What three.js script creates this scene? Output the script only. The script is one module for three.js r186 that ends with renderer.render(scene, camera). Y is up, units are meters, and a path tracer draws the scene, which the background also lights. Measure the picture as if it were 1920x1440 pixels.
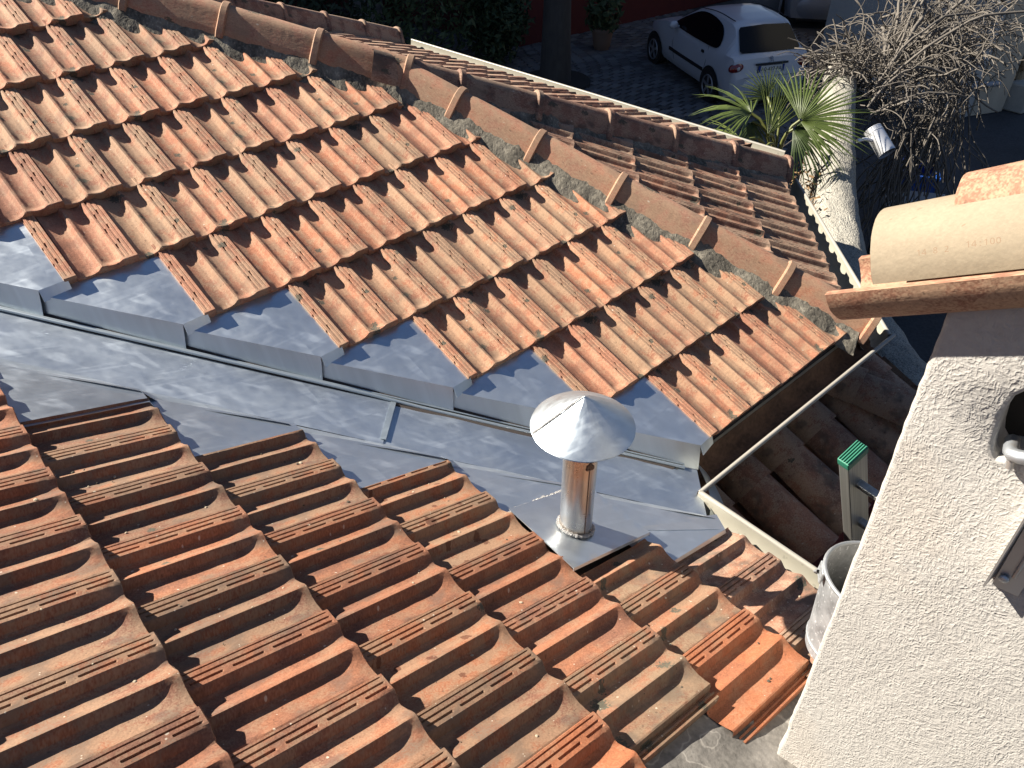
import * as THREE from 'three';
import { mergeGeometries, toCreasedNormals } from 'three/addons/utils/BufferGeometryUtils.js';
import { RoundedBoxGeometry } from 'three/addons/geometries/RoundedBoxGeometry.js';

// ---------------------------------------------------------------- camera, sky, sun, exposure
const scene = new THREE.Scene();
const camera = new THREE.PerspectiveCamera(52.64, 4 / 3, 0.05, 400);
camera.position.set(-2.8309, 1.967, 1.063);
camera.rotation.order = 'YXZ';
camera.rotation.set(THREE.MathUtils.degToRad(-39.209), THREE.MathUtils.degToRad(-42.063), THREE.MathUtils.degToRad(-0.338));
scene.add(camera);
const renderer = new THREE.WebGLRenderer({ antialias: true });
renderer.toneMapping = THREE.LinearToneMapping;
renderer.toneMappingExposure = 3.3;
renderer.shadowMap.enabled = true;

const SUN_ALT = THREE.MathUtils.degToRad(36.5);
const SUN = new THREE.Vector3(-0.54 * Math.cos(SUN_ALT), Math.sin(SUN_ALT), -0.842 * Math.cos(SUN_ALT)).normalize();
const sun = new THREE.DirectionalLight(new THREE.Color(1.0, 0.93, 0.82), 4.6);
sun.position.copy(SUN).multiplyScalar(30);
sun.castShadow = true; sun.shadow.radius = 1; sun.shadow.mapSize.set(4096, 4096);
Object.assign(sun.shadow.camera, { left: -14, right: 14, top: 14, bottom: -14, near: 1, far: 80 });
scene.add(sun); scene.add(sun.target);

{ // clear sky: deep blue overhead, paler towards the horizon, brighter round the sun
  const W = 512, H = 256, d = new Float32Array(W * H * 4);
  for (let j = 0; j < H; j++) for (let i = 0; i < W; i++) {
    const el = ((j + 0.5) / H - 0.5) * Math.PI, az = ((i + 0.5) / W - 0.5) * 2 * Math.PI;
    const v = [Math.cos(el) * Math.cos(az), Math.sin(el), Math.cos(el) * Math.sin(az)];
    const up = Math.max(0, v[1]), k = Math.pow(1 - up, 3.2);
    const cs = Math.max(0, v[0] * SUN.x + v[1] * SUN.y + v[2] * SUN.z);
    const g = 0.35 * Math.pow(cs, 8) + 0.9 * Math.pow(cs, 60);
    const b = [0.031 + 0.100 * k, 0.056 + 0.110 * k, 0.116 + 0.100 * k];
    const o = (j * W + i) * 4;
    for (let c = 0; c < 3; c++) d[o + c] = (v[1] < 0 ? [0.05, 0.047, 0.044][c] : b[c] + g * [0.14, 0.14, 0.145][c]) * 0.76;
    d[o + 3] = 1;
  }
  const t = new THREE.DataTexture(d, W, H, THREE.RGBAFormat, THREE.FloatType);
  t.mapping = THREE.EquirectangularReflectionMapping; t.magFilter = t.minFilter = THREE.LinearFilter; t.needsUpdate = true;
  scene.background = t; scene.environment = t;
}

// ---------------------------------------------------------------- helpers
const R = THREE.MathUtils.degToRad;
function rng(seed) { let a = seed >>> 0; return () => { a = (a + 0x6D2B79F5) | 0; let t = Math.imul(a ^ (a >>> 15), 1 | a); t = (t + Math.imul(t ^ (t >>> 7), 61 | t)) ^ t; return ((t ^ (t >>> 14)) >>> 0) / 4294967296; }; }
function hash(x, y, s) { let h = (x * 374761393 + y * 668265263 + s * 982451653) | 0; h = Math.imul(h ^ (h >>> 13), 1274126177); return ((h ^ (h >>> 16)) >>> 0) / 4294967296; }
function vn(x, y, s = 0) { const xi = Math.floor(x), yi = Math.floor(y), fx = x - xi, fy = y - yi, u = fx * fx * (3 - 2 * fx), v = fy * fy * (3 - 2 * fy); const a = hash(xi, yi, s), b = hash(xi + 1, yi, s), c = hash(xi, yi + 1, s), d = hash(xi + 1, yi + 1, s); return a + (b - a) * u + (c - a) * v + (a - b - c + d) * u * v; }
function fbm(x, y, o = 4, s = 0) { let a = 0.5, r = 0, n = 0; for (let i = 0; i < o; i++) { r += a * vn(x, y, s + i * 17); n += a; a *= 0.5; x = x * 2.03 + 11.3; y = y * 2.03 + 7.1; } return r / n; }
const mix = (a, b, t) => a + (b - a) * t, clamp = (x, a = 0, b = 1) => Math.min(b, Math.max(a, x)), sm = (a, b, x) => { const t = clamp((x - a) / (b - a)); return t * t * (3 - 2 * t); };
const toS = c => { c = clamp(c); return 255 * (c <= 0.0031308 ? 12.92 * c : 1.055 * Math.pow(c, 1 / 2.4) - 0.055); };
function tex(w, h, fn, srgb = true, wrap = true) {
  const d = new Uint8Array(w * h * 4);
  for (let j = 0; j < h; j++) for (let i = 0; i < w; i++) { const c = fn((i + 0.5) / w, (j + 0.5) / h, i, j), o = (j * w + i) * 4; for (let k = 0; k < 3; k++) { const v = Array.isArray(c) ? c[k] : c; d[o + k] = srgb ? toS(v) : 255 * clamp(v); } d[o + 3] = 255; }
  const t = new THREE.DataTexture(d, w, h); t.magFilter = THREE.LinearFilter; t.minFilter = THREE.LinearMipmapLinearFilter; t.generateMipmaps = true; t.needsUpdate = true;
  if (wrap) t.wrapS = t.wrapT = THREE.RepeatWrapping; if (srgb) t.colorSpace = THREE.SRGBColorSpace; return t;
}
const per = (f, n) => f; // (textures that tile use integer lattice sizes below)
function pvn(x, y, P, s) { const xi = Math.floor(x), yi = Math.floor(y), fx = x - xi, fy = y - yi, u = fx * fx * (3 - 2 * fx), v = fy * fy * (3 - 2 * fy), m = q => ((q % P) + P) % P; const a = hash(m(xi), m(yi), s), b = hash(m(xi + 1), m(yi), s), c = hash(m(xi), m(yi + 1), s), d = hash(m(xi + 1), m(yi + 1), s); return a + (b - a) * u + (c - a) * v + (a - b - c + d) * u * v; }
function pfbm(x, y, P, o, s) { let a = 0.5, r = 0, n = 0, f = P; for (let i = 0; i < o; i++) { r += a * pvn(x * f, y * f, f, s + i * 13); n += a; a *= 0.55; f *= 2; } return r / n; }
function mat(o) { return new THREE.MeshStandardMaterial({ roughness: 0.85, ...o }); }
const lin = (r, g, b) => new THREE.Color().setRGB(r, g, b);
const used = {};
function numbered(n) { used[n] = (used[n] || 0) + 1; return used[n] === 1 ? n : n + '_' + String(used[n] - 1).padStart(3, '0'); }
function add(o, parent, name) { o.name = parent === scene ? numbered(name) : name; o.castShadow = o.receiveShadow = true; parent.add(o); return o; }
function mesh(name, geo, m, parent) { return add(new THREE.Mesh(geo, m), parent, name); }
function group(name, parent = scene) { return add(new THREE.Group(), parent, name); }
function tag(o, label, category, g, kind) { if (label) o.userData.label = label; if (category) o.userData.category = category; if (g) o.userData.group = g; if (kind) o.userData.kind = kind; return o; }
function thing(name, label, category, g) { return tag(group(name), label, category, g); }
function ng(geo) { const g = geo.index ? geo.toNonIndexed() : geo; for (const k of Object.keys(g.attributes)) if (!['position', 'normal', 'uv'].includes(k)) g.deleteAttribute(k); if (!g.attributes.uv) g.setAttribute('uv', new THREE.BufferAttribute(new Float32Array(g.attributes.position.count * 2), 2)); return g; }
const merge = l => mergeGeometries(l.map(ng), false);
const crease = (g, a = 0.6) => toCreasedNormals(g, a);
const V = (x, y, z) => new THREE.Vector3(x, y, z);
function box(w, h, d, x = 0, y = 0, z = 0, r = 0) { const g = r ? new RoundedBoxGeometry(w, h, d, 2, r) : new THREE.BoxGeometry(w, h, d); g.translate(x, y, z); return g; }
function tube(pts, r, rad = 6, seg, closed = false) { return new THREE.TubeGeometry(new THREE.CatmullRomCurve3(pts.map(p => p.isVector3 ? p : V(...p)), closed), seg || Math.max(4, pts.length * 3), r, rad, closed); }
function cyl(r0, r1, h, n = 20, x = 0, y = 0, z = 0, open = false) { const g = new THREE.CylinderGeometry(r1, r0, h, n, 1, open); g.translate(x, y, z); return g; }
// surface from a function of two parameters; winding chosen so that du x dv points out
function surf(nu, nv, f, uvf) {
  const p = [], uv = [], idx = [];
  for (let j = 0; j <= nv; j++) for (let i = 0; i <= nu; i++) { const u = i / nu, v = j / nv, q = f(u, v); p.push(q[0], q[1], q[2]); const t = uvf ? uvf(u, v, q) : [u, v]; uv.push(t[0], t[1]); }
  for (let j = 0; j < nv; j++) for (let i = 0; i < nu; i++) { const a = j * (nu + 1) + i, b = a + 1, c = a + nu + 1, d = c + 1; idx.push(a, b, c, b, d, c); }
  const g = new THREE.BufferGeometry(); g.setAttribute('position', new THREE.Float32BufferAttribute(p, 3)); g.setAttribute('uv', new THREE.Float32BufferAttribute(uv, 2)); g.setIndex(idx); g.computeVertexNormals(); return g;
}
// prism of a plan / face outline: pts are 3D corners of the top, dn the thickness vector
function slab(pts, dn, uvf) {
  const n = pts.length, P = [], uv = [], q = p => uvf ? uvf(p) : [p.x, p.z];
  const tri = (a, b, c) => { for (const p of [a, b, c]) { P.push(p.x, p.y, p.z); uv.push(...q(p)); } };
  const lo = pts.map(p => p.clone().add(dn));
  const nrm = V().crossVectors(pts[1].clone().sub(pts[0]), pts[2].clone().sub(pts[0])), ax = Math.abs(nrm.y) > 0.5 * nrm.length() ? ['x', 'z'] : Math.abs(nrm.x) > Math.abs(nrm.z) ? ['z', 'y'] : ['x', 'y'];
  const f = THREE.ShapeUtils.triangulateShape(pts.map(p => new THREE.Vector2(p[ax[0]], p[ax[1]])), []);
  for (const [a, b, c] of f) { const m = V().crossVectors(pts[b].clone().sub(pts[a]), pts[c].clone().sub(pts[a])); if (m.dot(dn) < 0) { tri(pts[a], pts[b], pts[c]); tri(lo[a], lo[c], lo[b]); } else { tri(pts[a], pts[c], pts[b]); tri(lo[a], lo[b], lo[c]); } }
  for (let i = 0; i < n; i++) { const a = pts[i], b = pts[(i + 1) % n], c = lo[i], d = lo[(i + 1) % n]; tri(a, c, b); tri(b, c, d); }
  const g = new THREE.BufferGeometry(); g.setAttribute('position', new THREE.Float32BufferAttribute(P, 3)); g.setAttribute('uv', new THREE.Float32BufferAttribute(uv, 2)); g.computeVertexNormals(); return g;
}
// ---------------------------------------------------------------- surfaces
const grainT = tex(256, 256, (u, v) => 0.25 + 0.5 * pfbm(u, v, 16, 4, 5) + (hash(Math.floor(u * 256), Math.floor(v * 256), 3) > 0.985 ? -0.22 : 0), false);
function withRepeat(t, a, b) { const c = t.clone(); c.repeat.set(a, b); c.needsUpdate = true; return c; }
const grainTile = withRepeat(grainT, 1.6, 3.2);

function spotsFor(r, n, lo, hi) { const l = []; for (let i = 0; i < n; i++) l.push([r(), r(), mix(lo, hi, r() * r()), r() * 99]); return l; }
function clayTex(seed, st) {
  const r = rng(seed * 7919 + 11), hue = r(), big = spotsFor(r, st.lichen[seed % st.lichen.length], 0.010, 0.028), small = spotsFor(r, 60, 0.0009, 0.0036), pale = spotsFor(r, st.pale, 0.0012, 0.004), wet = spotsFor(r, st.wet || 0, 0.006, 0.022);
  const W = 0.209, L = 0.40, ox = r() * 50, oy = r() * 50, amount = mix(st.dust[0], st.dust[1], r());
  const blob = (l, x, y, rag) => { let m = 0; for (const [cx, cy, q, s] of l) { const dx = x - cx * W, dy = y - cy * L; if (Math.abs(dx) > q * 1.6 || Math.abs(dy) > q * 1.6) continue; const d = Math.hypot(dx, dy) / q + rag * (fbm(x * 260 + s, y * 260, 3, 9) - 0.5); if (d < 1) m = Math.max(m, sm(1, 0.8, d)); } return m; };
  return tex(256, 512, (u, v) => {
    const x = u * W, y = v * L, a = fbm(x * 14 + ox, y * 9 + oy, 4, seed), b = fbm(x * 45 + oy, y * 30 + ox, 4, seed + 3), f = fbm(x * 420, y * 420, 3, seed + 5), st2 = fbm(x * 120 + ox, y * 10, 3, seed + 8);
    const c = [0, 1, 2].map(k => mix(mix(st.base[0][k], st.base[1][k], hue), st.base[2][k], sm(0.38, 0.68, a)));
    let g = 0.55 + 0.7 * f + 0.34 * (b - 0.5) + 0.2 * (st2 - 0.5);
    const o = c.map(k => k * g);
    const du = sm(0.62 - amount * 0.35, 0.8 - amount * 0.3, 0.62 * b + 0.38 * f) * (0.35 + 0.45 * amount);
    for (let k = 0; k < 3; k++) o[k] = mix(o[k], st.dustC[k] * (0.75 + 0.5 * f), du);
    const so = sm(0.56, 0.74, fbm(x * 22 + 40 + ox, y * 15 + oy, 5, seed + 31)) * st.soot; for (let k = 0; k < 3; k++) o[k] = mix(o[k], [0.085, 0.066, 0.05][k] * (0.6 + 0.8 * f), so * (0.55 + 0.45 * sm(0.35, 0.6, f)));
    const li = blob(big, x, y, 1.5) * sm(0.26, 0.44, f * 0.6 + 0.4 * fbm(x * 170, y * 170, 3, seed + 41)); for (let k = 0; k < 3; k++) o[k] = mix(o[k], [0.062, 0.06, 0.042][k] * (0.5 + 1.0 * f), li * 0.95);
    const dk = blob(small, x, y, 0.8) * 0.6; for (let k = 0; k < 3; k++) o[k] *= 1 - 0.62 * dk;
    const pl = blob(pale, x, y, 0.7); for (let k = 0; k < 3; k++) o[k] = mix(o[k], [0.55, 0.5, 0.4][k], 0.6 * pl);
    const we = blob(wet, x, y, 1.1); for (let k = 0; k < 3; k++) o[k] *= mix(1, [0.5, 0.36, 0.3][k], we);
    return o;
  }, true, false);
}
const styleFar = { base: [[0.40, 0.158, 0.082], [0.37, 0.172, 0.103], [0.31, 0.135, 0.078]], dustC: [0.285, 0.195, 0.122], dust: [0.3, 1.0], soot: 0.3, lichen: [1, 0, 3, 2, 5, 7, 0, 4], pale: 9 };
const styleNear = { base: [[0.31, 0.118, 0.054], [0.265, 0.108, 0.056], [0.20, 0.088, 0.052]], dustC: [0.195, 0.130, 0.080], dust: [0.35, 1.0], soot: 0.55, lichen: [0, 0, 1, 0, 1, 2], pale: 12, wet: 0 };
const styleWet = { ...styleNear, wet: 9, soot: 0.3 };
const styleOld = { ...styleNear, base: [[0.37, 0.145, 0.07], [0.30, 0.135, 0.075], [0.22, 0.115, 0.068]], dustC: [0.185, 0.135, 0.085], dust: [0.6, .9], soot: 0.62, lichen: [3, 4], pale: 26 };
const styleNew = { base: [[0.34, 0.118, 0.05], [0.34, 0.118, 0.05], [0.30, 0.11, 0.052]], dustC: [0.24, 0.14, 0.08], dust: [0.3, 0.5], soot: 0.1, lichen: [0], pale: 3 };
const styleWorn = { base: [[0.33, 0.165, 0.105], [0.38, 0.18, 0.105], [0.25, 0.135, 0.09]], dustC: [0.33, 0.24, 0.165], dust: [0.3, 0.9], soot: 0.75, lichen: [1, 3, 0], pale: 12 };
function clayMats(st, n, seed, tints) { const l = []; for (let i = 0; i < n; i++) { const t = clayTex(seed + i, st); for (const k of tints) l.push(mat({ map: t, bumpMap: grainTile, bumpScale: 0.0011, roughness: 0.88, color: lin(k, k * 0.99, k * 0.985) })); } return l; }
const M = {};
M.far = clayMats(styleFar, 8, 100, [1.0, 0.9, 1.08]);
M.near = clayMats(styleNear, 6, 200, [1.0, 0.88, 1.1]);
M.wet = clayMats(styleWet, 2, 230, [1.0]);
M.old = clayMats(styleOld, 2, 240, [1.0, 1.1]);
M.fresh = clayMats(styleNew, 1, 250, [1.0]);
M.worn = clayMats(styleWorn, 3, 260, [1.0, 0.85]);
const smear = (u, v, s, f, k) => sm(0.60, 0.80, pvn(u * f * k, v * f + 1.7 * pvn(u * 5, v * 5, 5, s + 3), f, s) * 0.6 + 0.4 * pvn(u * f * k * 2, v * f * 3, f * 3, s + 1));
const smears = (u, v) => { const a = u + v, b = u - v; const c = 0.35 * u + v, d = u - 0.35 * v; return 0.45 * smear(a, b * 1.3, 12, 9, 0.6) + 0.35 * smear(c, d * 1.5, 15, 7, 0.5) + 0.25 * smear(u, v * 2.2, 18, 16, 0.35); };
const zincMap = tex(1024, 1024, (u, v) => { const a = pfbm(u, v, 4, 5, 3), b = pfbm(u, v, 24, 4, 9), w = smears(u, v), k = 0.57 + 0.07 * (a - 0.5) + 0.08 * (b - 0.5) + 0.10 * w; return [k * 0.90, k * 0.985, k * 1.06]; });
const zincRough = tex(1024, 1024, (u, v) => { const a = pfbm(u, v, 5, 5, 33), w = smears(u, v), b = pfbm(u, v, 40, 3, 37); return clamp(0.34 + 0.2 * (a - 0.45) + 0.12 * w + 0.08 * (b - 0.5), 0.2, 0.8); }, false);
const zincBump = tex(256, 256, (u, v) => 0.5 + 0.5 * (pfbm(u, v, 3, 3, 8) - 0.5), false);
M.zinc = mat({ map: zincMap, roughnessMap: zincRough, roughness: 1, metalness: 0.88, bumpMap: zincBump, bumpScale: 0.0015 });
M.zincDull = mat({ map: zincMap, roughnessMap: zincRough, roughness: 1.25, metalness: 0.8, color: lin(0.86, 0.88, 0.86) });
M.zincBed = mat({ map: zincMap, roughnessMap: zincRough, roughness: 1.2, metalness: 0.9, color: lin(.97, .97, .98) });
M.solder = mat({ color: lin(0.34, 0.33, 0.32), metalness: 0.8, roughness: 0.5, bumpMap: withRepeat(grainT, 4, 4), bumpScale: 0.003 });
const steelMap = tex(512, 512, (u, v) => { const a = pfbm(u, v, 3, 5, 51), h = sm(0.48, 0.68, pfbm(u * 1, v * 1, 2, 4, 57)), k = 0.52 + 0.2 * (a - 0.5); return [k * mix(1, 1.02, h), k * mix(1, 0.9, h), k * mix(1, 0.78, h)]; });
M.galv = mat({ map: steelMap, metalness: 0.92, roughness: 0.8, roughnessMap: zincRough });
M.rustSeam = mat({ color: lin(0.17, 0.11, 0.08), metalness: 0.3, roughness: 0.8, bumpMap: withRepeat(grainT, 6, 6), bumpScale: 0.004 });
M.mortar = mat({ map: tex(512, 512, (u, v) => { const a = pfbm(u, v, 8, 5, 61), f = pfbm(u, v, 64, 3, 62), k = 0.12 + 0.2 * (a - 0.4) + 0.16 * (f - 0.5) + (f > 0.74 ? 0.08 : 0); return [k * 0.86, k * 0.77, k * 0.6].map(x => Math.max(0.02, x)); }), bumpMap: withRepeat(grainT, 3, 3), bumpScale: 0.006, roughness: 0.97 });
M.cement = mat({ map: tex(512, 512, (u, v) => { const a = pfbm(u, v, 5, 5, 71), f = pfbm(u, v, 48, 3, 72), c = sm(0.03, 0, Math.abs(pfbm(u, v, 4, 4, 77) - 0.5)), k = 0.2 + 0.3 * (a - 0.5) + 0.12 * (f - 0.5) + 0.14 * c; return [k * .74, k * 0.68, k * 0.60].map(x => Math.max(0.04, x)); }), bumpMap: withRepeat(grainT, 2, 2), bumpScale: 0.004 });
M.gutter = mat({ map: tex(256, 256, (u, v) => { const a = pfbm(u, v, 4, 4, 81), f = pfbm(u, v, 32, 3, 82), k = 0.92 + 0.2 * (a - 0.5) + 0.1 * (f - 0.5) - (f > 0.74 ? 0.2 : 0); return [0.30 * k, 0.28 * k, 0.225 * k]; }), roughness: 0.5 });
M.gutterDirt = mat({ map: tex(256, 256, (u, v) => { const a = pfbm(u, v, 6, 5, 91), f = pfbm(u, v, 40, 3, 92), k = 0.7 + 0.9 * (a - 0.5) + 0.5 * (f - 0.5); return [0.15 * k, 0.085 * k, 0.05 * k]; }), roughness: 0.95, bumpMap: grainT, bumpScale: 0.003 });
M.deck = mat({ color: lin(0.045, 0.035, 0.03), roughness: 1 });

// ---------------------------------------------------------------- roof geometry
const T = R(21), tn = Math.tan(T), cT = Math.cos(T), sT = Math.sin(T), TW = 0.209, G = 0.34, GH = G * cT;
const XB = -1.1795, ZB = -0.8123;
const PROF = {
  far: { body: [[0, .0245], [.002, .0274], [.051, .0274], [.054, .0250], [.063, .0092], [.071, .0070], [.092, .0078], [.104, .0125], [.115, .0220], [.121, .0256], [.126, .0260], [.130, .0215], [.136, .0065], [.144, .0015], [.158, .0005], [.175, .0035], [.188, .0095], [.200, .0165], [.206, .0195], [.209, .0165]], nose: [[0, .0245], [.002, .0274], [.051, .0274], [.056, .0250], [.066, .0185], [.08, .0160], [.096, .0180], [.112, .0236], [.124, .0262], [.129, .0225], [.134, .0150], [.140, .0090], [.150, .0045], [.165, .0020], [.185, .0040], [.198, .0095], [.209, .0130]], top: .0274 },
  near: { body: [[0, .026], [.0025, .030], [.049, .030], [.053, .027], [.061, .009], [.068, .006], [.094, .010], [.109, .021], [.118, .0285], [.124, .030], [.128, .026], [.136, .008], [.143, .005], [.165, .008], [.188, .014], [.202, .019], [.206, .018], [.209, .010]], nose: [[0, .026], [.0025, .030], [.046, .030], [.054, .025], [.066, .015], [.078, .012], [.1, .020], [.116, .029], [.124, .030], [.134, .026], [.15, .019], [.17, .015], [.19, .015], [.205, .017], [.209, .012]], top: 0.030 }
};
const pl = (a, x) => { if (x <= a[0][0]) return a[0][1]; for (let i = 1; i < a.length; i++) if (x <= a[i][0]) return mix(a[i - 1][1], a[i][1], (x - a[i - 1][0]) / (a[i][0] - a[i - 1][0])); return a[a.length - 1][1]; };
const BR = [0.085, 0.172, 0.259, 0.346];
function tileGeo(style, seed, { a = 0, b = 1, lod = 1, dash = 0 } = {}) {
  const P = PROF[style], gr = style === 'far' ? [[.011, .0035], [.025, .0066], [.041, .0066]] : [[.009, .003], [.023, .004], [.037, .005]];
  let S = new Set([...P.body.map(q => q[0]), ...P.nose.map(q => q[0])]);
  if (lod) for (const [c, w] of gr) for (const q of [c - w * 0.62, c - w * 0.4, c + w * 0.4, c + w * 0.62]) S.add(q);
  else for (const q of [.012, .02, .027, .034]) S.add(q);
  S.add(a * TW); S.add(b * TW);
  S = [...S].filter(s => s >= a * TW - 1e-6 && s <= b * TW + 1e-6).sort((x, y) => x - y).filter((s, i, l) => !i || s - l[i - 1] > 4e-4);
  let Tt = [0, .003, .009, .016, .024, .033, .043, .056, .385];
  if (lod) for (const q of BR) Tt.push(q - .0235, q - .0205, q - .0015, q + .0015, q + .0205, q + .0235);
  else Tt.push(.1, .2, .3);
  Tt.push(.13, .215, .3); Tt.sort((x, y) => x - y);
  const dep = (s, t) => { if (!lod) { return 0; } let d = 0; gr.forEach(([c, w], i) => { const x = Math.abs(s - c); if (x > w * 0.55) return; let on = 1; if (t < .012) on = 0; if (i > (style === 'near' && !dash ? 1 : 0)) for (const q of BR) { const o = dash ? (i === 1 ? 0.006 : -0.006) : 0, l = i === 1 ? q - .001 + o : q - .0225 + o, h = i === 1 ? q + .0225 + o : q + .001 + o; if (t > l && t < h) on = 0; } if (style === 'far') d = Math.max(d, on || !i || t < .012 ? (t < .012 ? 0 : .0017) : .0085); else if (on) d = Math.max(d, .005 * (i ? 1 : 0.8)); }); return d; };
  const H = (s, t) => { const k = 1 - (style === 'far' ? sm(.004, .030, t) : sm(.004, .072, t)); let h = mix(pl(P.body, s), pl(P.nose, s), k) - dep(s, t); h += .0016 * (fbm(s * 55 + seed * 3.1, t * 38 + seed, 3, seed) - .5) * (lod ? 1 : 0.5); if (t < .002) h -= .003; return h - P.top - (style === 'far' ? .025 : .027) * t / G; };
  const jn = s => .005 * (fbm(s * 90 + seed * 9, seed, 3, 4) - .5);
  const pos = [], uv = [], push = (s, h, t, u2, v2) => { pos.push(s, h, t); uv.push(u2 ?? s / TW, v2 ?? t / .40); };
  const quad = (A, B, C, D) => { for (const q of [A, B, C, B, D, C]) push(...q); };
  const pt = (s, t) => [s, H(s, t), t === 0 ? jn(s) : t, s / TW, clamp(t / .40, 0.004, 0.996)];
  for (let j = 0; j + 1 < Tt.length; j++) for (let i = 0; i + 1 < S.length; i++) quad(pt(S[i], Tt[j]), pt(S[i], Tt[j + 1]), pt(S[i + 1], Tt[j]), pt(S[i + 1], Tt[j + 1]));
  for (let i = 0; i + 1 < S.length; i++) { const lo = s => { const q = pt(s, 0); return [s, Math.min(style === 'far' ? -.044 : -.044, q[1] - .014), q[2] + .003, q[3], .06 + q[3] * 0.02]; }; quad(lo(S[i]), pt(S[i], 0), lo(S[i + 1]), pt(S[i + 1], 0)); }
  const side = (s, flip, dn) => { for (let j = 0; j + 1 < Tt.length; j++) { const A = pt(s, Tt[j]), B = pt(s, Tt[j + 1]), C = [...A], D = [...B]; C[1] -= dn; D[1] -= dn; C[3] = D[3] = A[3] + .06; if (flip) quad(A, B, C, D); else quad(C, D, A, B); } };
  side(S[0], false, .028); side(S[S.length - 1], true, .016);
  const g = new THREE.BufferGeometry(); g.setAttribute('position', new THREE.Float32BufferAttribute(pos, 3)); g.setAttribute('uv', new THREE.Float32BufferAttribute(uv, 2)); return crease(g, 0.55);
}
function clipGeo(geo, m, fs) { // keep the part of a tile where every f(world point) >= 0: a tile cut on site
  const p = geo.attributes.position, q = geo.attributes.uv, P = [], U = [], v = V();
  for (let i = 0; i < p.count; i += 3) {
    let poly = [0, 1, 2].map(k => [p.getX(i + k), p.getY(i + k), p.getZ(i + k), q.getX(i + k), q.getY(i + k)]);
    for (const f of fs) { const o = []; const val = poly.map(a => f(v.set(a[0], a[1], a[2]).applyMatrix4(m))); for (let k = 0; k < poly.length; k++) { const n = (k + 1) % poly.length, A = poly[k], B = poly[n], x = val[k], y = val[n]; if (x >= 0) o.push(A); if ((x >= 0) !== (y >= 0)) { const t = x / (x - y); o.push(A.map((c, z) => mix(c, B[z], t))); } } poly = o; if (poly.length < 3) break; }
    for (let k = 1; k + 1 < poly.length; k++) for (const a of [poly[0], poly[k], poly[k + 1]]) { P.push(a[0], a[1], a[2]); U.push(a[3], a[4]); }
  }
  if (P.length < 9 * 12) return null;
  const g = new THREE.BufferGeometry(); g.setAttribute('position', new THREE.Float32BufferAttribute(P, 3)); g.setAttribute('uv', new THREE.Float32BufferAttribute(U, 2)); return crease(g, 0.55);
}
const GEO = { far: [1, 2, 3].map(s => tileGeo('far', s)), near: [4, 5, 6].map(s => tileGeo('near', s)), dashNear: [tileGeo('near', 7, { dash: 1 })], low: [8, 9].map(s => tileGeo('far', s, { lod: 0 })) };
// a roof plane: origin of its eaves line, direction s across (left to right looking down the slope), plan direction of fall
function plane(o, fall, tan) { const c = 1 / Math.sqrt(1 + tan * tan), s = tan * c, d = V(fall[0], 0, fall[1]).normalize(), n = V(d.x * s, c, d.z * s), t = V(-d.x * c, s, -d.z * c), S = V().crossVectors(n, t); return { o: V(...o), n, t, s: S, d, tan, y: (x, z) => o[1] - ((x - o[0]) * d.x + (z - o[2]) * d.z) * tan }; }
const PA = plane([0, 0, 0], [0, 1], tn), PB = plane([XB, 0, 0], [1, 0], tn), PC = plane([0.21, 0, 0], [1, 1], tn / 1.024), PD = plane([1.62, 0, -1.2], [.995, -.0995], .345);
const rr = rng(77);
function placeTile(parent, P, across, course, geo, mats, clips, h = 0) {
  const o = P.o.clone().addScaledVector(P.s, across).addScaledVector(P.t, course * G + (rr() - .5) * .004).addScaledVector(P.n, h + (rr() - .5) * .003);
  const m4 = new THREE.Matrix4().makeBasis(P.s, P.n, P.t).setPosition(o).multiply(new THREE.Matrix4().makeRotationFromEuler(new THREE.Euler((rr() - .5) * .012, (rr() - .5) * .010, (rr() - .5) * .008)));
  let g = geo, cut = false;
  if (clips) { let all = true, any = false; for (const s of [0, TW / 2, TW]) for (const t of [0, .13, .26, .385]) { const p = V(s, 0, t).applyMatrix4(m4), ok = clips.every(f => f(p) >= 0); all = all && ok; any = any || ok; } if (!any) return null; if (!all) { g = clipGeo(geo, m4, clips); cut = true; if (!g) return null; } }
  const t = mesh('roof_tile', g, mats[Math.floor(rr() * mats.length)], parent); t.applyMatrix4(m4); return t;
}

const house = thing('house', 'L-shaped house roof of orange interlocking clay tiles with a zinc valley', 'house');
// --- far slope, valley to hips
const hipAC = z => 0.21 + 0.448 * z, hipCD = x => -2.06 + 0.453 * (x + 0.72);
{
  const s = group('roof_slope', house), clips = [p => hipAC(p.z) - p.x - 0.07, p => 1.34 - (p.x - p.z) - 0.10];
  s.userData.label = 'sunlit roof slope of pinkish ribbed tiles rising to the ridge';
  for (let k = 0; k <= 11; k++) {
    const start = -4.2 - 1.5 * k, half = k % 2 ? 0.5 : 0;
    for (let j = 3; j > -19; j--) {
      const u = j - half; if (u < start) break;
      const part = u - start < 1 ? clamp(u - start, 0.05, 1) : 1;
      const geo = part < 1 ? tileGeo('far', 20 + k, { b: Math.max(.12, part) }) : GEO.far[Math.floor(rr() * 3)];
      placeTile(s, PA, -u * TW, k, geo, M.far, clips);
    }
  }
}
const lapGeo = (() => { const q = [[0, -.022], [.004, -.034], [.010, -.034], [.011, -.026], [.015, -.026], [.016, -.034], [.022, -.034], [.023, -.026], [.028, -.026], [.030, -.030], [.030, -.046]], g = []; return crease(ng(surf(q.length - 1, 6, (u, v) => { const k = q[Math.round(u * (q.length - 1))], t = .002 + v * .37; return [k[0], k[1] - .027 * t / G, t]; }, (u, v) => [u * .2 + .4, v])), .4); })();
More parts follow.
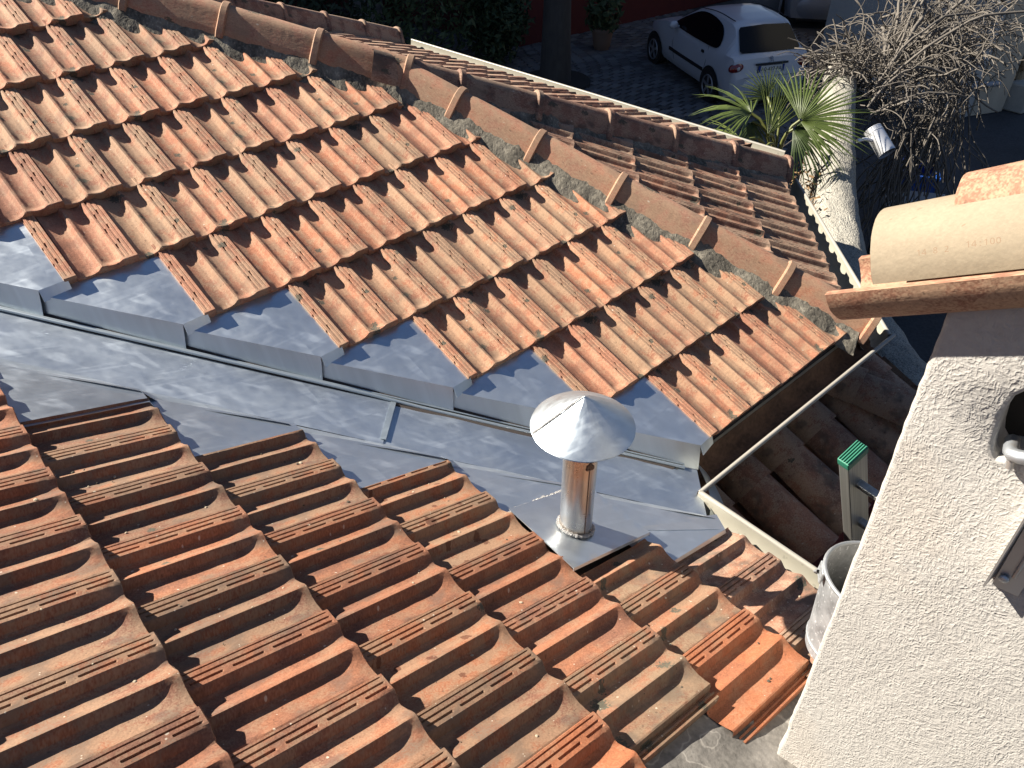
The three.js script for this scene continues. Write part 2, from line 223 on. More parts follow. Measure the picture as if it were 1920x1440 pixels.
{ // --- near slope
  const s = group('roof_slope', house); s.userData.label = 'near roof slope of darker red-brown tiles with long rib shadows';
  const first = [5.29, 4.82, 2.15, 0.7, -0.75, -2.2, -3.65, -5.1], last = [9.3, 7.5, 7, 7.5, 9, 10, 10, 10];
  for (let e = 0; e <= 7; e++) {
    const half = e % 2 ? 0.5 : 0;
    for (let j = -8; j < 12; j++) {
      const m = j + half; if (m + 1 <= first[e] + .05 || m >= last[e] - .05) continue;
      const a = clamp(first[e] - m, 0, 1); let geo = GEO.near[Math.floor(rr() * 3)], mats = M.near;
      if (e === 2 && m === 5) geo = GEO.dashNear[0];
      if (e === 1 && m === 4.5) mats = M.old; if ((e === 2 && (m === 6 || m === 2 || m === 3)) || (e === 3 && m === 4.5)) mats = m === 6 ? M.old : M.wet;
      if (e === 1 && m === 6.5) mats = M.fresh; if (e === 1 && m === 5.5) mats = M.old; if (e === 3 && m >= 6.5) mats = M.fresh; if (e === 0) mats = M.worn;
      if (a > 0) geo = tileGeo('near', 40 + e, { a: Math.min(.9, a) });
      const t = placeTile(s, PB, ZB + m * TW, e, geo, mats, null);
      if (m + 1 >= last[e] - .05 && e > 0) { const lap = mesh('interlock_edge', lapGeo, t.material, t); lap.position.set(TW - .001, 0, 0); }
    }
  }
}
{ // --- chamfered corner slope and the slope behind the hip
  const s = group('roof_slope', house); s.userData.label = 'brownish weathered corner slope between the two hips';
  const clips = [p => p.x - hipAC(p.z) - 0.05, p => p.z - hipCD(p.x) - 0.05];
  for (let k = 0; k < 9; k++) for (let j = -14; j < 2; j++) placeTile(s, PC, (j + (k % 2 ? .5 : 0)) * TW, k, k < 5 ? GEO.far[Math.floor(rr() * 3)] : GEO.low[Math.floor(rr() * 2)], M.worn, clips);
  const d = group('roof_slope', house); d.userData.label = 'steeply foreshortened rear slope seen just above the hip tiles';
  const cd = [p => hipCD(p.x) - p.z - 0.05, p => (p.x - p.z) - 1.34 - 0.05, p => p.z + 4.95 - 0.17 * (1.4 - p.x), p => -1.5 - p.z];
  for (let k = 0; k < 10; k++) for (let j = -21; j < 3; j++) placeTile(d, PD, (j + (k % 2 ? .5 : 0)) * TW, k, GEO.low[Math.floor(rr() * 2)], M.worn, cd);
}
{ // --- boarding under the tiles
  const dk = (pts, P) => slab(pts.map(([x, z]) => V(x, P.y(x, z) - 0.085, z)), V(0, -0.03, 0));
  mesh('roof_deck', merge([dk([[XB + .02, -.03], [.21, -.03], [-.72, -2.06], [-3.4, -4.74], [-5.8, -4.65]].map(([x, z]) => [x, z]), PA), dk([[XB - .03, -.02], [XB - .03, 1.7], [-4.4, 1.7], [-4.4, -3.2]], PB), dk([[.19, -.02], [1.32, -1.15], [-.72, -2.06]], PC), dk([[1.32, -1.15], [1.32, -4.9], [-1.3, -4.6], [-3.2, -4.55], [-.72, -2.06]], PD)]), M.deck, house);
}
// --- hip tiles
const RX = [[0, 0], [.12, .019], [.24, .037], [.34, .050], [.8, .094], [.92, .105], [1, .108]], RY = [[0, .100], [.12, .096], [.24, .086], [.34, .072], [.8, -.008], [.92, -.030], [1, -.056]], RN = [[0, 0], [.12, .3], [.24, .6], [.34, .85], [.8, .87], [1, .95]];
function ridgeGeo(seed, w0 = .104, h0 = .098) {
  const L = .455, st = [[.06, -.017], [.002, -.017], [0, -.004], [0, .008], [.004, .0145], [.029, .0145], [.034, .009], [.036, 0], [.10, -.001], [.2, -.002], [.32, -.004], [.455, -.007]], nu = 22;
  const g = surf(nu, st.length - 1, (u, v) => { const q = st[Math.round(v * (st.length - 1))], U = Math.abs(2 * u - 1), sx = u < .5 ? -1 : 1; const n = .0022 * (fbm(u * 7 + seed, q[0] * 18 + seed * 3, 3, seed) - .5); const X = .80 * pl(RX, U), Y = .78 * pl(RY, U) - .006, nx = pl(RN, U); return [sx * (X + (q[1] + n) * nx), Y + (q[1] + n) * Math.sqrt(1 - nx * nx), q[0]]; }, (u, v, q) => [q[2] / .46, u * .7 + .1]);
  return crease(ng(g), .5);
}
const ridgeVar = [1, 2, 3].map(s => ridgeGeo(s));
M.ridge = clayMats({ ...styleFar, lichen: [2, 1, 4], soot: .3, dust: [.5, 1], base: [[.46, .2, .11], [.42, .22, .145], [.36, .19, .125]] }, 3, 300, [1, .9]);
M.ridgeOld = clayMats({ ...styleWorn, soot: .9, lichen: [5, 3], base: [[.3, .15, .1], [.28, .15, .1], [.2, .11, .08]] }, 3, 310, [1, .85]);
function ridgeRun(parent, foot, top, n, mats, first, spacing = .42, lift = 0.0) {
  const ax = top.clone().sub(foot).normalize(), x = V().crossVectors(V(0, 1, 0), ax).normalize(), y = V().crossVectors(ax, x);
  for (let i = 0; i < n; i++) { const o = foot.clone().addScaledVector(ax, first + i * spacing).addScaledVector(y, .012 + lift + (rr() - .5) * .004); const m4 = new THREE.Matrix4().makeBasis(x, y, ax).setPosition(o).multiply(new THREE.Matrix4().makeRotationFromEuler(new THREE.Euler(-.020 + (rr() - .5) * .012, (rr() - .5) * .015, (rr() - .5) * .03))); mesh('ridge_tile', ridgeVar[Math.floor(rr() * 3)], mats[Math.floor(rr() * mats.length)], parent).applyMatrix4(m4); }
}
const apex = V(-.72, 2.06 * tn, -2.06), footAC = V(.21, 0, 0), footCD = V(1.34, 0, -1.13), upAD = V(-3.72, 5.06 * tn, -5.06);
const hips = group('hip_ridge', house);
ridgeRun(hips, footAC, apex, 6, M.ridge, -.045);
ridgeRun(hips, apex, upAD, 4, M.ridge, -.06, .42, .01);
ridgeRun(hips, footCD, apex, 6, M.ridgeOld, -.02);
ridgeRun(hips, V(1.28, 0, -4.98), V(-.7, .71, -4.62), 6, M.ridgeOld, .0);
{ // mortar bedding along the hips
  const strip = (a, b, side, P, wd, seed) => { const ax = b.clone().sub(a), L = ax.length(); return surf(Math.round(L / .022), 7, (u, v) => { const p = a.clone().addScaledVector(ax, u), w = v * (wd + .03 * (fbm(u * L * 14, seed, 3, seed) - .5)); p.addScaledVector(side, w + .03); const base = P.y(p.x, p.z); p.y = mix(base + .055, base - .052, Math.pow(v, .9)) + .018 * (fbm(u * L * 40, v * 5 + seed, 3, seed + 4) - .5); return [p.x, p.y, p.z]; }, (u, v) => [u * L * 2, v * .3]); };
  const sa = V(-1, 0, .448).normalize(), sc = V(1, 0, -.448).normalize(), sd = V(-.453, 0, 1).normalize();
  const m = [strip(apex, footAC, sa, PA, .125, 1), strip(upAD, apex, V(-1, 0, 1).normalize(), PA, .13, 2), strip(footAC, apex, sc, PC, .1, 3), strip(apex, footCD, sd, PC, .1, 4)];
  mesh('mortar_bed', merge(m.map(g => { g.computeVertexNormals(); return g; })), M.mortar, hips);
}
// ---------------------------------------------------------------- zinc valley
const valley = group('valley_gutter', house);
function patch(a, b, c, d, nu, nv, amp, seed, th = .0025) { // a-b lower edge, d-c upper edge; a thin sheet with slight dents
  const n = V().crossVectors(b.clone().sub(a), d.clone().sub(a)).normalize(); if (n.y < 0) n.negate();
  const f = off => (u, v) => { const p = a.clone().lerp(b, u).lerp(d.clone().lerp(c, u), v), e = Math.min(1, 6 * Math.min(u, 1 - u) + .35, 6 * Math.min(v, 1 - v) + .35); p.addScaledVector(n, off + amp * e * (fbm(p.x * 7 + seed, p.z * 7, 3, seed) - .5)); return [p.x, p.y, p.z]; }, uvf = (u, v, q) => [q[0] * 1.3 + seed * .37, q[2] * 1.3 + q[1] * .6 + seed * .21];
  return merge([surf(nu, nv, f(0), uvf), surf(nu, nv, f(-th), uvf), ...[[0, 1], [1, 1], [0, 0], [1, 0]].map(([k, ax]) => surf(ax ? 1 : nu, ax ? nv : 1, (u, v) => ax ? f(u ? -th : 0)(k, v) : f(v ? -th : 0)(u, k), uvf))]);
}
const onP = (P, x, z, h) => { const p = V(x, P.y(x, z), z); return p.addScaledVector(P.n, h); };
const EA = -0.94, EB = XB - 0.238; // x - z of the flashing edges on either side
for (let k = 0; k <= 7; k++) { // step flashings against the far slope
  const zn = -k * GH, zt = zn - GH - .035, xr = (-4.2 - 1.5 * k) * TW + .012;
  const a = onP(PA, zn + EA, zn, -.008), b = onP(PA, xr, zn - .004, -.008), c = onP(PA, xr + .004, zt, -.040), d = onP(PA, zt + EA, zt, -.036);
  const parts = [patch(a, b, c, d, 8, 10, .004, k + 1)];
  const dn = (p, q) => p.clone().add(V(-.024, -q, .024));
  parts.push(patch(dn(d, .095), dn(a, .092), a, d, 12, 2, .0015, k + 20)); // upstand down into the gutter
  const fw = V(0, -.033, .012), lip = V(0, -.036, .020);
  parts.push(patch(a.clone().add(lip), b.clone().add(fw), b, a, 4, 2, .003, k + 40)); // folded nose
  mesh('zinc_sheet', crease(merge(parts), .5), M.zinc, valley);
}
const VL = (r, q, y) => V(XB - r + q / Math.SQRT2, r * tn + y, -r - q / Math.SQRT2);
{ // bed of the gutter in two lengths, bead along the upstand
  const bed = (r0, r1, y, seed) => { const g = []; g.push(patch(VL(r0, -.10, y), VL(r0, .165, y - .014), VL(r1, .165, y - .014), VL(r1, -.10, y), 8, 26, .005, seed)); const up = r => VL(r, -.176, .176 / Math.SQRT2 * tn - .012); g.push(surf(3, 90, (u, v) => { const r = mix(r0, r1, v), w = .02 * (fbm(r * 6, seed, 3, seed) - .5), ee = (r + .19 / Math.SQRT2) / GH, fe = ee - Math.floor(ee), p = VL(r, mix(-.10 + w, -.186, u), mix(y + .0005, .186 / Math.SQRT2 * tn + (ee < 0 ? -.006 : mix(-.004, -.034, sm(0, 1, fe))), u)); return [p.x, p.y, p.z]; }, (u, v, q) => [q[0] * 1.3, q[2] * 1.3])); return crease(merge(g), .35); };
  mesh('gutter_bed', bed(.66, 3.4, -.040, 61), M.zincBed, valley);
  mesh('gutter_bed', bed(-.115, .70, -.044, 62), M.zincBed, valley);
  mesh('bead', merge([tube([VL(-.08, .128, -.050), VL(.66, .128, -.050), VL(.70, .128, -.046), VL(3.3, .128, -.046)], .0065, 8, 30), tube([VL(-.08, .139, -.045), VL(3.3, .139, -.041)], .003, 6, 20)]), M.zincDull, valley);
  mesh('solder_seam', patch(VL(.655, -.08, -.0365), VL(.655, .12, -.0475), VL(.668, .12, -.0475), VL(.668, -.08, -.0365), 10, 1, .002, 9), M.zincDull, valley);
  // turned-down outlet lip
  mesh('outlet_lip', crease(surf(12, 4, (u, v) => { const q = mix(-.13, .165, u), p = VL(-.115 - .05 * v - .02 * Math.sin(u * Math.PI), q, mix(-.048, -.115, Math.pow(v, 1.3))); return [p.x, p.y, p.z]; }, (u, v) => [u * .4, v * .2]), .4), M.zincDull, valley);
}
{ // flashings lapped under the near slope
  const first = [5.29, 4.82, 2.15, 0.7, -0.75, -2.2, -3.65, -5.1];
  for (let e = 2; e <= 6; e++) {
    const xn = XB - e * GH, xt = xn - GH - .035, z1 = ZB + first[e] * TW + .012;
    const a = onP(PB, xn, xn - EB, -.008), b = onP(PB, xn, z1, -.010), c = onP(PB, xt, z1, -.040), d = onP(PB, xt, xt - EB, -.036);
    const parts = [patch(b, a, d, c, 10, 10, .004, e + 70)], dn = V(.008, -.028, 0);
    parts.push(patch(b.clone().add(dn), a.clone().add(dn), a, b, 8, 2, .002, e + 80));
    mesh('zinc_sheet', crease(merge(parts), .5), M.zinc, valley);
  }
  const e1 = patch(onP(PB, XB - GH - .01, -.085, -.006), onP(PB, XB - GH - .01, XB - GH - .01 - EB, -.006), onP(PB, -1.84, -1.84 - EB, -.038), onP(PB, -1.84, -.085, -.038), 8, 8, .004, 91);
  mesh('zinc_sheet', crease(e1, .5), M.zinc, valley);
  const q0 = [onP(PB, XB - .035, .30, -.004), onP(PB, XB + .012, .235, -.004), onP(PB, XB - .045, XB - .045 - EB + .02, -.010), onP(PB, XB - GH - .05, XB - GH - .05 - EB, -.034), onP(PB, XB - GH - .05, .30, -.036)];
  mesh('zinc_sheet', crease(merge([patch(q0[0], q0[1], q0[2], q0[4].clone().lerp(q0[3], .45), 8, 10, .003, 95), patch(q0[0], q0[2], q0[3], q0[4], 8, 10, .003, 96), patch(q0[0].clone().add(V(.006, -.02, .006)), q0[1].clone().add(V(.006, -.02, .003)), q0[1], q0[0], 3, 2, .001, 97), patch(q0[4].clone().add(V(0, -.01, .004)), q0[0].clone().add(V(0, -.014, .006)), q0[0], q0[4], 3, 2, .001, 98)]), .4), M.zinc, valley);
  // rough weld across the sheet above the pipe
  const wl = []; const wr = rng(5); for (let i = 0; i < 60; i++) { const t = i / 59, g = new THREE.IcosahedronGeometry(.005 + .003 * wr(), 1); g.scale(1.3, .5, 1.1); const p = onP(PB, mix(-1.80, -1.50, t), -.088 + (wr() - .5) * .012, -.008 - .012 * (1 - t)); g.translate(p.x, p.y, p.z); wl.push(g); }
  mesh('solder_seam', merge(wl), M.solder, valley);
}
// ---------------------------------------------------------------- vent pipe with cone cowl
{
  const v = thing('vent_pipe', 'galvanised metal vent pipe with conical cowl standing on the zinc flashing', 'vent pipe');
  const bx = -1.684, bz = 0.068, by = PB.y(bx, bz); v.position.set(bx, by, bz);
  const loc = p => p.sub(v.position);
  const c = (x, z, h) => loc(onP(PB, x, z, h));
  const plate = [patch(c(-1.488, .196, .004), c(-1.488, -.075, .004), c(-1.806, -.088, -.004), c(-1.826, .196, -.002), 12, 12, .005, 101)];
  plate.push(patch(c(-1.482, .198, -.012), c(-1.482, -.075, -.012), c(-1.488, -.075, .004), c(-1.488, .196, .004), 6, 1, .001, 103));
  plate.push(patch(c(-1.826, .199, -.010), c(-1.488, .199, -.004), c(-1.488, .196, .004), c(-1.826, .196, -.002), 8, 2, .002, 104));
  mesh('base_flashing', crease(merge(plate), .4), M.zinc, v);
  const r0 = .0475, hgt = .44;
  const lath = surf(40, 12, (u, w) => { const a = -u * Math.PI * 2, k = 1 + .012 * (fbm(u * 3, w * 3, 2, 5) - .5); return [Math.cos(a) * r0 * k, w * (hgt + .04) - .04, Math.sin(a) * r0 * k]; }, (u, w) => [u, w * 1.4]);
  mesh('pipe', lath, M.galv, v);
  // lapped seam strip and a burnt weld patch facing the camera
  const sa = Math.atan2(.82, -.55); // towards the camera side
  const sx = Math.cos(sa - .25), sz = Math.sin(sa - .25);
  mesh('seam', surf(2, 10, (u, w) => { const a = sa - .33 + .05 * (u - .5); return [Math.cos(a) * (r0 + .0014), .02 + w * (hgt - .03), Math.sin(a) * (r0 + .0014)]; }), M.rustSeam, v);
  const pr = rng(8), pb = []; for (let i = 0; i < 26; i++) { const a = sa - .33 + (pr() - .5) * .42, y = .31 + (pr() - .5) * .06, g = new THREE.IcosahedronGeometry(.003 + .004 * pr(), 1); g.scale(1, 1.2, 1); g.translate(Math.cos(a) * r0, y, Math.sin(a) * r0); pb.push(g); }
  mesh('weld_patch', merge(pb), M.rustSeam, v);
  const wb = []; for (let i = 0; i < 46; i++) { const a = i / 46 * Math.PI * 2 + pr() * .05, g = new THREE.IcosahedronGeometry(.005 + .003 * pr(), 1), x = Math.cos(a) * (r0 + .004), z = Math.sin(a) * (r0 + .004); g.scale(1, .8, 1); g.translate(x, -x * tn + .006, z); wb.push(g); }
  mesh('weld_bead', merge(wb), M.solder, v);
  const rim = .138, ch = .098, y0 = .405;
  const cone = (off) => surf(56, 7, (u, w) => { const a = u * Math.PI * 2, rr2 = rim * (1 - w) * (1 + .01 * (fbm(Math.cos(a) * 2 + 5, Math.sin(a) * 2, 2, 3) - .5) * 2), dent = .004 * (fbm(Math.cos(a) * 1.6 + 9, Math.sin(a) * 1.6 + w * 2, 3, 6) - .5) * Math.sin(w * Math.PI); return [Math.cos(a) * rr2, y0 + ch * w + off + dent + (w < .01 ? .003 * (fbm(u * 9, 1, 2, 9) - .5) : 0), Math.sin(a) * rr2]; }, (u, w) => [.5 + .5 * (1 - w) * Math.cos(u * 6.283) * .45, .5 + .45 * (1 - w) * Math.sin(u * 6.283)]);
  const cap = mesh('cowl', crease(merge([cone(0), cone(-.003)]), .5), M.zincCowl = mat({ map: withRepeat(zincMap, 1, 1), roughnessMap: zincRough, roughness: 1.15, metalness: .93, color: lin(1.06, 1.07, 1.06) }), v);
  const ss = sa + 1.45; mesh('seam', surf(2, 14, (u, w) => { const a = ss + (u - .5) * .045 / (1.04 - w), q = rim * (1 - w); return [Math.cos(a) * q, y0 + ch * w + .0018 + .0045 * fbm(w * 30, u * 3, 2, 7), Math.sin(a) * q]; }), M.solder, cap);
  const br = []; for (let i = 0; i < 3; i++) { const a = sa + 2.2 + i * 2.09; br.push(tube([[Math.cos(a) * r0, .36, Math.sin(a) * r0], [Math.cos(a) * (r0 + .02), .42, Math.sin(a) * (r0 + .02)], [Math.cos(a) * .09, .432, Math.sin(a) * .09]], .004, 5)); }
  mesh('bracket', merge(br), M.galv, v);
}
// ---------------------------------------------------------------- eaves gutters
function gutter(p0, p1, out, m, lining, hooks = 1) {
  const ax = p1.clone().sub(p0), L = ax.length(), g = group('gutter', house), r = .064;
  const sec = (rad) => surf(14, Math.max(6, Math.round(L / .12)), (u, v) => { const a = Math.PI * (1 + u), p = p0.clone().addScaledVector(ax, v).addScaledVector(out, Math.cos(a) * rad); p.y += Math.sin(a) * rad * 1.45 + .0012 * (fbm(v * L * 6, u, 2, 3) - .5); return [p.x, p.y, p.z]; }, (u, v) => [u * .3, v * L * 1.5]);
  mesh('trough', merge([sec(r), sec(r - .003)]), m, g);
  const bp = []; for (let i = 0; i <= 12; i++) { const p = p0.clone().addScaledVector(ax, i / 12).addScaledVector(out, r + .006); p.y += .001; bp.push(p); }
  mesh('bead', tube(bp, .0095, 10, 40), M.gutterBead, g);
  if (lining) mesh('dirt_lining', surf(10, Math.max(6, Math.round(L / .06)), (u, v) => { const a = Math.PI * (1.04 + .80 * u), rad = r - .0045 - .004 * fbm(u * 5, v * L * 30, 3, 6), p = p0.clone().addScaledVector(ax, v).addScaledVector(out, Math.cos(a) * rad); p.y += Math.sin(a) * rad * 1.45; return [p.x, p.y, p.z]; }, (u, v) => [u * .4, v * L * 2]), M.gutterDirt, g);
  return g;
}
M.gutterBead = mat({ map: M.gutter.map, color: lin(1.05, 1.05, 1.12), roughness: .42 });
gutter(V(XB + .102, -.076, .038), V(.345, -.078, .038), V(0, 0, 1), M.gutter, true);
gutter(V(XB + .038, -.076, .104), V(XB + .038, -.080, 1.6), V(1, 0, 0), M.gutter, false);
{ const n = V(1, 0, 1).normalize(), o = .040 / Math.SQRT2; gutter(V(.25 + o, -.078, .0 + o + .02), V(1.34 + o + .04, -.078, -1.13 + o - .03), n, M.gutter, false); }
gutter(V(1.70, -.075, -1.35), V(1.35, -.03, -4.95), V(.995, 0, -.0995), M.gutter, false);
// walls under the eaves
M.wallStone = mat({ map: tex(512, 512, (u, v) => { const a = pfbm(u, v, 7, 5, 401), f = pfbm(u, v, 60, 3, 402), k = .17 + .22 * (a - .45) + .12 * (f - .5); return [k * 1.12, k, k * .8].map(x => Math.max(.03, x)); }), bumpMap: withRepeat(grainT, 2, 2), bumpScale: .008 });
{
  const w = (x0, z0, x1, z1, t, y0 = -3.2, y1 = -.13) => { const d = V(x1 - x0, 0, z1 - z0), n = V(-d.z, 0, d.x).normalize().multiplyScalar(t); return slab([V(x0, y1, z0), V(x1, y1, z1), V(x1 + n.x, y1, z1 + n.z), V(x0 + n.x, y1, z0 + n.z)], V(0, y0 - y1, 0), p => [p.x + p.z, p.y]); };
  mesh('wall', merge([w(XB - .1, -.1, .18, -.1, -.3), w(.18, -.1, 1.26, -1.18, -.3), w(1.26, -1.18, 1.26, -5, -.3)]), M.wallStone, house);
  mesh('wall', w(XB - .12, 2.6, XB - .12, -.1, -.3), mat({ color: lin(.16, .04, .03), roughness: .9 }), house);
}
// ---------------------------------------------------------------- rendered chimney with a pitched cap of canal tiles
const stuccoB = tex(1024, 1024, (u, v) => { const wx = pfbm(u, v, 5, 4, 501) + .5 * pfbm(u, v, 11, 2, 507), wy = pfbm(u, v, 5, 4, 502) + .5 * pfbm(u, v, 11, 2, 508), sw = 0.085; const a = pvn((u + sw * wx) * 60, (v + sw * wy) * 60, 60, 503), b = pvn((u + sw * wy) * 110 + 9, (v - sw * wx) * 76, 76, 504), r1 = 1 - Math.abs(2 * a - 1), r2 = 1 - Math.abs(2 * b - 1); return clamp(0.15 + 0.30 * Math.pow(r1, 1.5) * (.3 + 1.4 * pfbm(u, v, 7, 3, 509)) + 0.28 * Math.pow(r2, 1.7) + 0.5 * (pfbm(u, v, 14, 4, 505) - 0.5) + 0.2 * pvn(u * 256, v * 256, 256, 506) + 0.16 * pvn(u * 130, v * 130, 130, 510)); }, false);
M.stucco = mat({ map: tex(512, 512, (u, v) => { const a = pfbm(u, v, 4, 5, 511), f = pfbm(u, v, 70, 3, 512), k = 0.365 + 0.06 * (a - 0.5) + 0.07 * (f - 0.5); const p = sm(0.55, 0.75, pfbm(u, v, 3, 4, 513)); return [k * 1.0, k * mix(0.95, 0.925, p), k * mix(0.875, 0.83, p)]; }), bumpMap: withRepeat(stuccoB, 2.4, 2.4), bumpScale: 0.0020, roughness: 0.95 });
M.stucco.map.repeat.set(1.3, 1.3);
const chim = thing('chimney', 'cream rough-rendered chimney with a sloping canal tile cap', 'chimney');
{
  const o = V(-1.824, 0, .845), d = V(.139, 0, .99).normalize(), n = V(-.99, 0, .139).normalize(), up = V(0, 1, 0);
  chim.position.set(o.x, .1, o.z); chim.rotation.setFromRotationMatrix(new THREE.Matrix4().makeBasis(d, up, n));
  const Y = y => y - .1;
  const sh = new THREE.Shape(); const pr = rng(31); const L = [[.004, .08], [-.006, .215], [-.002, .25], [-.006, .337], [-.007, .488], [-.013, .724], [-.021, 1.024], [-.027, 1.205], [-.031, 1.39]];
  L.forEach(([a, y], i) => { if (!i) sh.moveTo(a, Y(y)); else { const [pa, py] = L[i - 1]; for (let k = 1; k <= 10; k++) sh.lineTo(mix(pa, a, k / 10) + .0022 * (pr() - .5), Y(mix(py, y, k / 10))); } });
  sh.lineTo(.55, Y(1.39 + .58 * .6)); sh.lineTo(1.13, Y(1.39)); sh.lineTo(1.13, Y(.08));
  const hole = new THREE.Path(); [[.128, 1.318], [.092, 1.314], [.083, 1.300], [.080, 1.262], [.086, 1.222], [.091, 1.205], [.099, 1.196], [.125, 1.206], [.2, 1.22], [.21, 1.31]].forEach(([a, y], i) => i ? hole.lineTo(a, Y(y)) : hole.moveTo(a, Y(y))); sh.holes.push(hole);
  const g = new THREE.ExtrudeGeometry(sh, { depth: .55, bevelEnabled: true, bevelSize: .007, bevelThickness: .007, bevelOffset: -.007, bevelSegments: 3, curveSegments: 8 }); g.translate(0, 0, -.557);
  mesh('render', crease(ng(g), .7), M.stucco, chim);
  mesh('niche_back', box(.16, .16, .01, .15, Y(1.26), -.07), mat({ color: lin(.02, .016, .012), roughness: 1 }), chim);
  const steel = mat({ map: steelMap, metalness: .8, roughness: .45, color: lin(.9, .95, 1.0) });
  const rod = [tube([[.106, Y(1.214), -.03], [.114, Y(1.222), .012], [.16, Y(1.242), .014]], .010, 10), tube([[.112, Y(1.222), .006], [.117, Y(1.198), .010]], .006, 8)]; mesh('steel_anchor', merge(rod), steel, chim);
  const br = new THREE.Shape(); [[.161, .990], [.152, 1.15], [.20, 1.20], [.30, 1.16], [.205, .984], [.186, .978]].forEach(([a, y], i) => i ? br.lineTo(a, Y(y)) : br.moveTo(a, Y(y)));
  const angle = []; // angle iron fixed to the wall, standing flange towards the tiles
  const p0 = V(.166, Y(.985), .0), p1 = V(.166, Y(1.22), .0);
  angle.push(slab([V(.172, Y(.978), .006), V(.208, Y(.980), .006), V(.208, Y(1.25), .006), V(.166, Y(1.25), .006)], V(0, 0, -.005)));
  angle.push(slab([V(.166, Y(.988), .0), V(.166, Y(1.25), .0), V(.160, Y(1.25), .03), V(.161, Y(.99), .03)], V(.003, 0, 0)));
  const bk = mesh('bracket', merge(angle), steel, chim);
  mesh('screw', merge([new THREE.SphereGeometry(.0075, 12, 8).scale(1, 1, .6).translate(.181, Y(1.004), .010), cyl(.003, .003, .09, 8, .19, Y(1.06), .01)]), steel, bk);
  // canal tiles of the cap
  const sl = Math.atan(.545), e = V(Math.cos(sl), Math.sin(sl), 0);
  const canal = (len, r0, r1, th, flip, seed, sq = 1, sw = false) => { const UV = (a, b) => sw ? [b * .9, a * len / .4] : [a, b]; const st = [[0, 0], [.0, 1], [.006, 1], [.3, 1], [.7, 1], [1, 1], [1, 0]]; const f = (u, v) => { const k = v * 6, q = st[Math.round(k)]; return q; }; const sheet = inner => surf(22, 14, (u, v) => { const a = Math.PI * (1 - u), r = mix(r0, r1, v) - (inner ? th : 0), z = v * len + (v < .01 ? .004 * (fbm(u * 6, seed, 3, seed) - .5) : 0); return [z, (flip ? -1 : 1) * (Math.sin(a) * r * sq - (inner ? 0 : 0)), -Math.cos(a) * r * (1 + .008 * (fbm(u * 3, v * 4, 2, seed) - .5))]; }, (u, v) => UV(v, u)); const edge = ww => surf(22, 1, (u, v) => { const a = Math.PI * (1 - u), r = mix(r0, r1, ww) - v * th, z = ww * len + (ww < .01 ? .004 * (fbm(u * 6, seed, 3, seed) - .5) : 0); return [z, (flip ? -1 : 1) * Math.sin(a) * r * sq, -Math.cos(a) * r]; }, (u, v) => [.01 + .02 * v, u]); const rim = s => surf(14, 1, (u, v) => { const r = mix(r0, r1, u) - v * th; return [u * len, 0, s * r]; }, (u, v) => [u, .02 * v]); return crease(merge([sheet(false), sheet(true), edge(0), edge(1), rim(1), rim(-1)]), .6); };
  const cv = document.createElement('canvas'); cv.width = 1024; cv.height = 512; const cx = cv.getContext('2d'), cr = rng(44);
  { const im = cx.createImageData(1024, 512); for (let j = 0; j < 512; j++) for (let i = 0; i < 1024; i++) { const u = i / 1024, v = j / 512, a = fbm(u * 9, v * 6, 5, 601), f = fbm(u * 160, v * 90, 3, 602), q = sm(.42, .62, fbm(u * 4 + 3, v * 3, 4, 603) + .28 * (u - .5)); const c = [mix(.275, .29, q), mix(.222, .172, q), mix(.152, .114, q)], k = .86 + .2 * (a - .5) + .2 * (f - .5), o4 = (j * 1024 + i) * 4; for (let z = 0; z < 3; z++) im.data[o4 + z] = toS(c[z] * k); im.data[o4 + 3] = 255; } cx.putImageData(im, 0, 0); }
  cx.fillStyle = 'rgba(112,80,58,.5)'; cx.font = '21px monospace'; cx.save(); cx.translate(0, 512); cx.scale(1, -1); cx.restore();
  const stamp = (t, x, y) => { cx.fillText(t, x, y); }; stamp('14 8 2', 112, 446); stamp('14:100', 222, 442);
  cx.fillStyle = 'rgba(110,90,70,.5)'; for (let i = 0; i < 40; i++) { cx.beginPath(); cx.ellipse(cr() * 1024, cr() * 512, 2 + cr() * 7, 1 + cr() * 2.5, -.5, 0, 7); cx.fill(); }
  const ct = new THREE.CanvasTexture(cv); ct.colorSpace = THREE.SRGBColorSpace; ct.magFilter = THREE.LinearFilter;
  const cream = mat({ map: ct, bumpMap: withRepeat(grainT, 3, 2), bumpScale: .0008, roughness: .85 });
  const pink = mat({ map: clayTex(620, { ...styleFar, base: [[.29, .135, .08], [.31, .152, .095], [.28, .14, .086]], dustC: [.32, .215, .135], lichen: [0], pale: 14, soot: .05 }), bumpMap: withRepeat(grainT, 3, 3), bumpScale: .001 });
  const put = (m, a, y, off) => { m.position.set(a, Y(y), off); m.rotation.z = sl; return m; };
  put(mesh('cap_tile', canal(.62, .070, .078, .013, true, 1, .92, true), pink, chim), -.178, 1.376, -.026);
  put(mesh('cap_tile', canal(.56, .080, .088, .013, false, 2, 1), cream, chim), -.133, 1.381, -.098).userData.label = 'cream canal tile stamped with faint numbers';
  put(mesh('cap_tile', canal(.50, .080, .088, .013, false, 3, 1, true), pink, chim), -.052, 1.448, -.128);
  put(mesh('cap_tile', canal(.62, .074, .080, .013, true, 4, .92, true), pink, chim), -.16, 1.38, -.235);
  mesh('cap_mortar', slab([V(-.02, Y(1.40), -.01), V(.5, Y(1.68), -.01), V(.5, Y(1.68), -.5), V(-.02, Y(1.40), -.5)], V(0, -.08, 0)), M.stucco, chim);
}
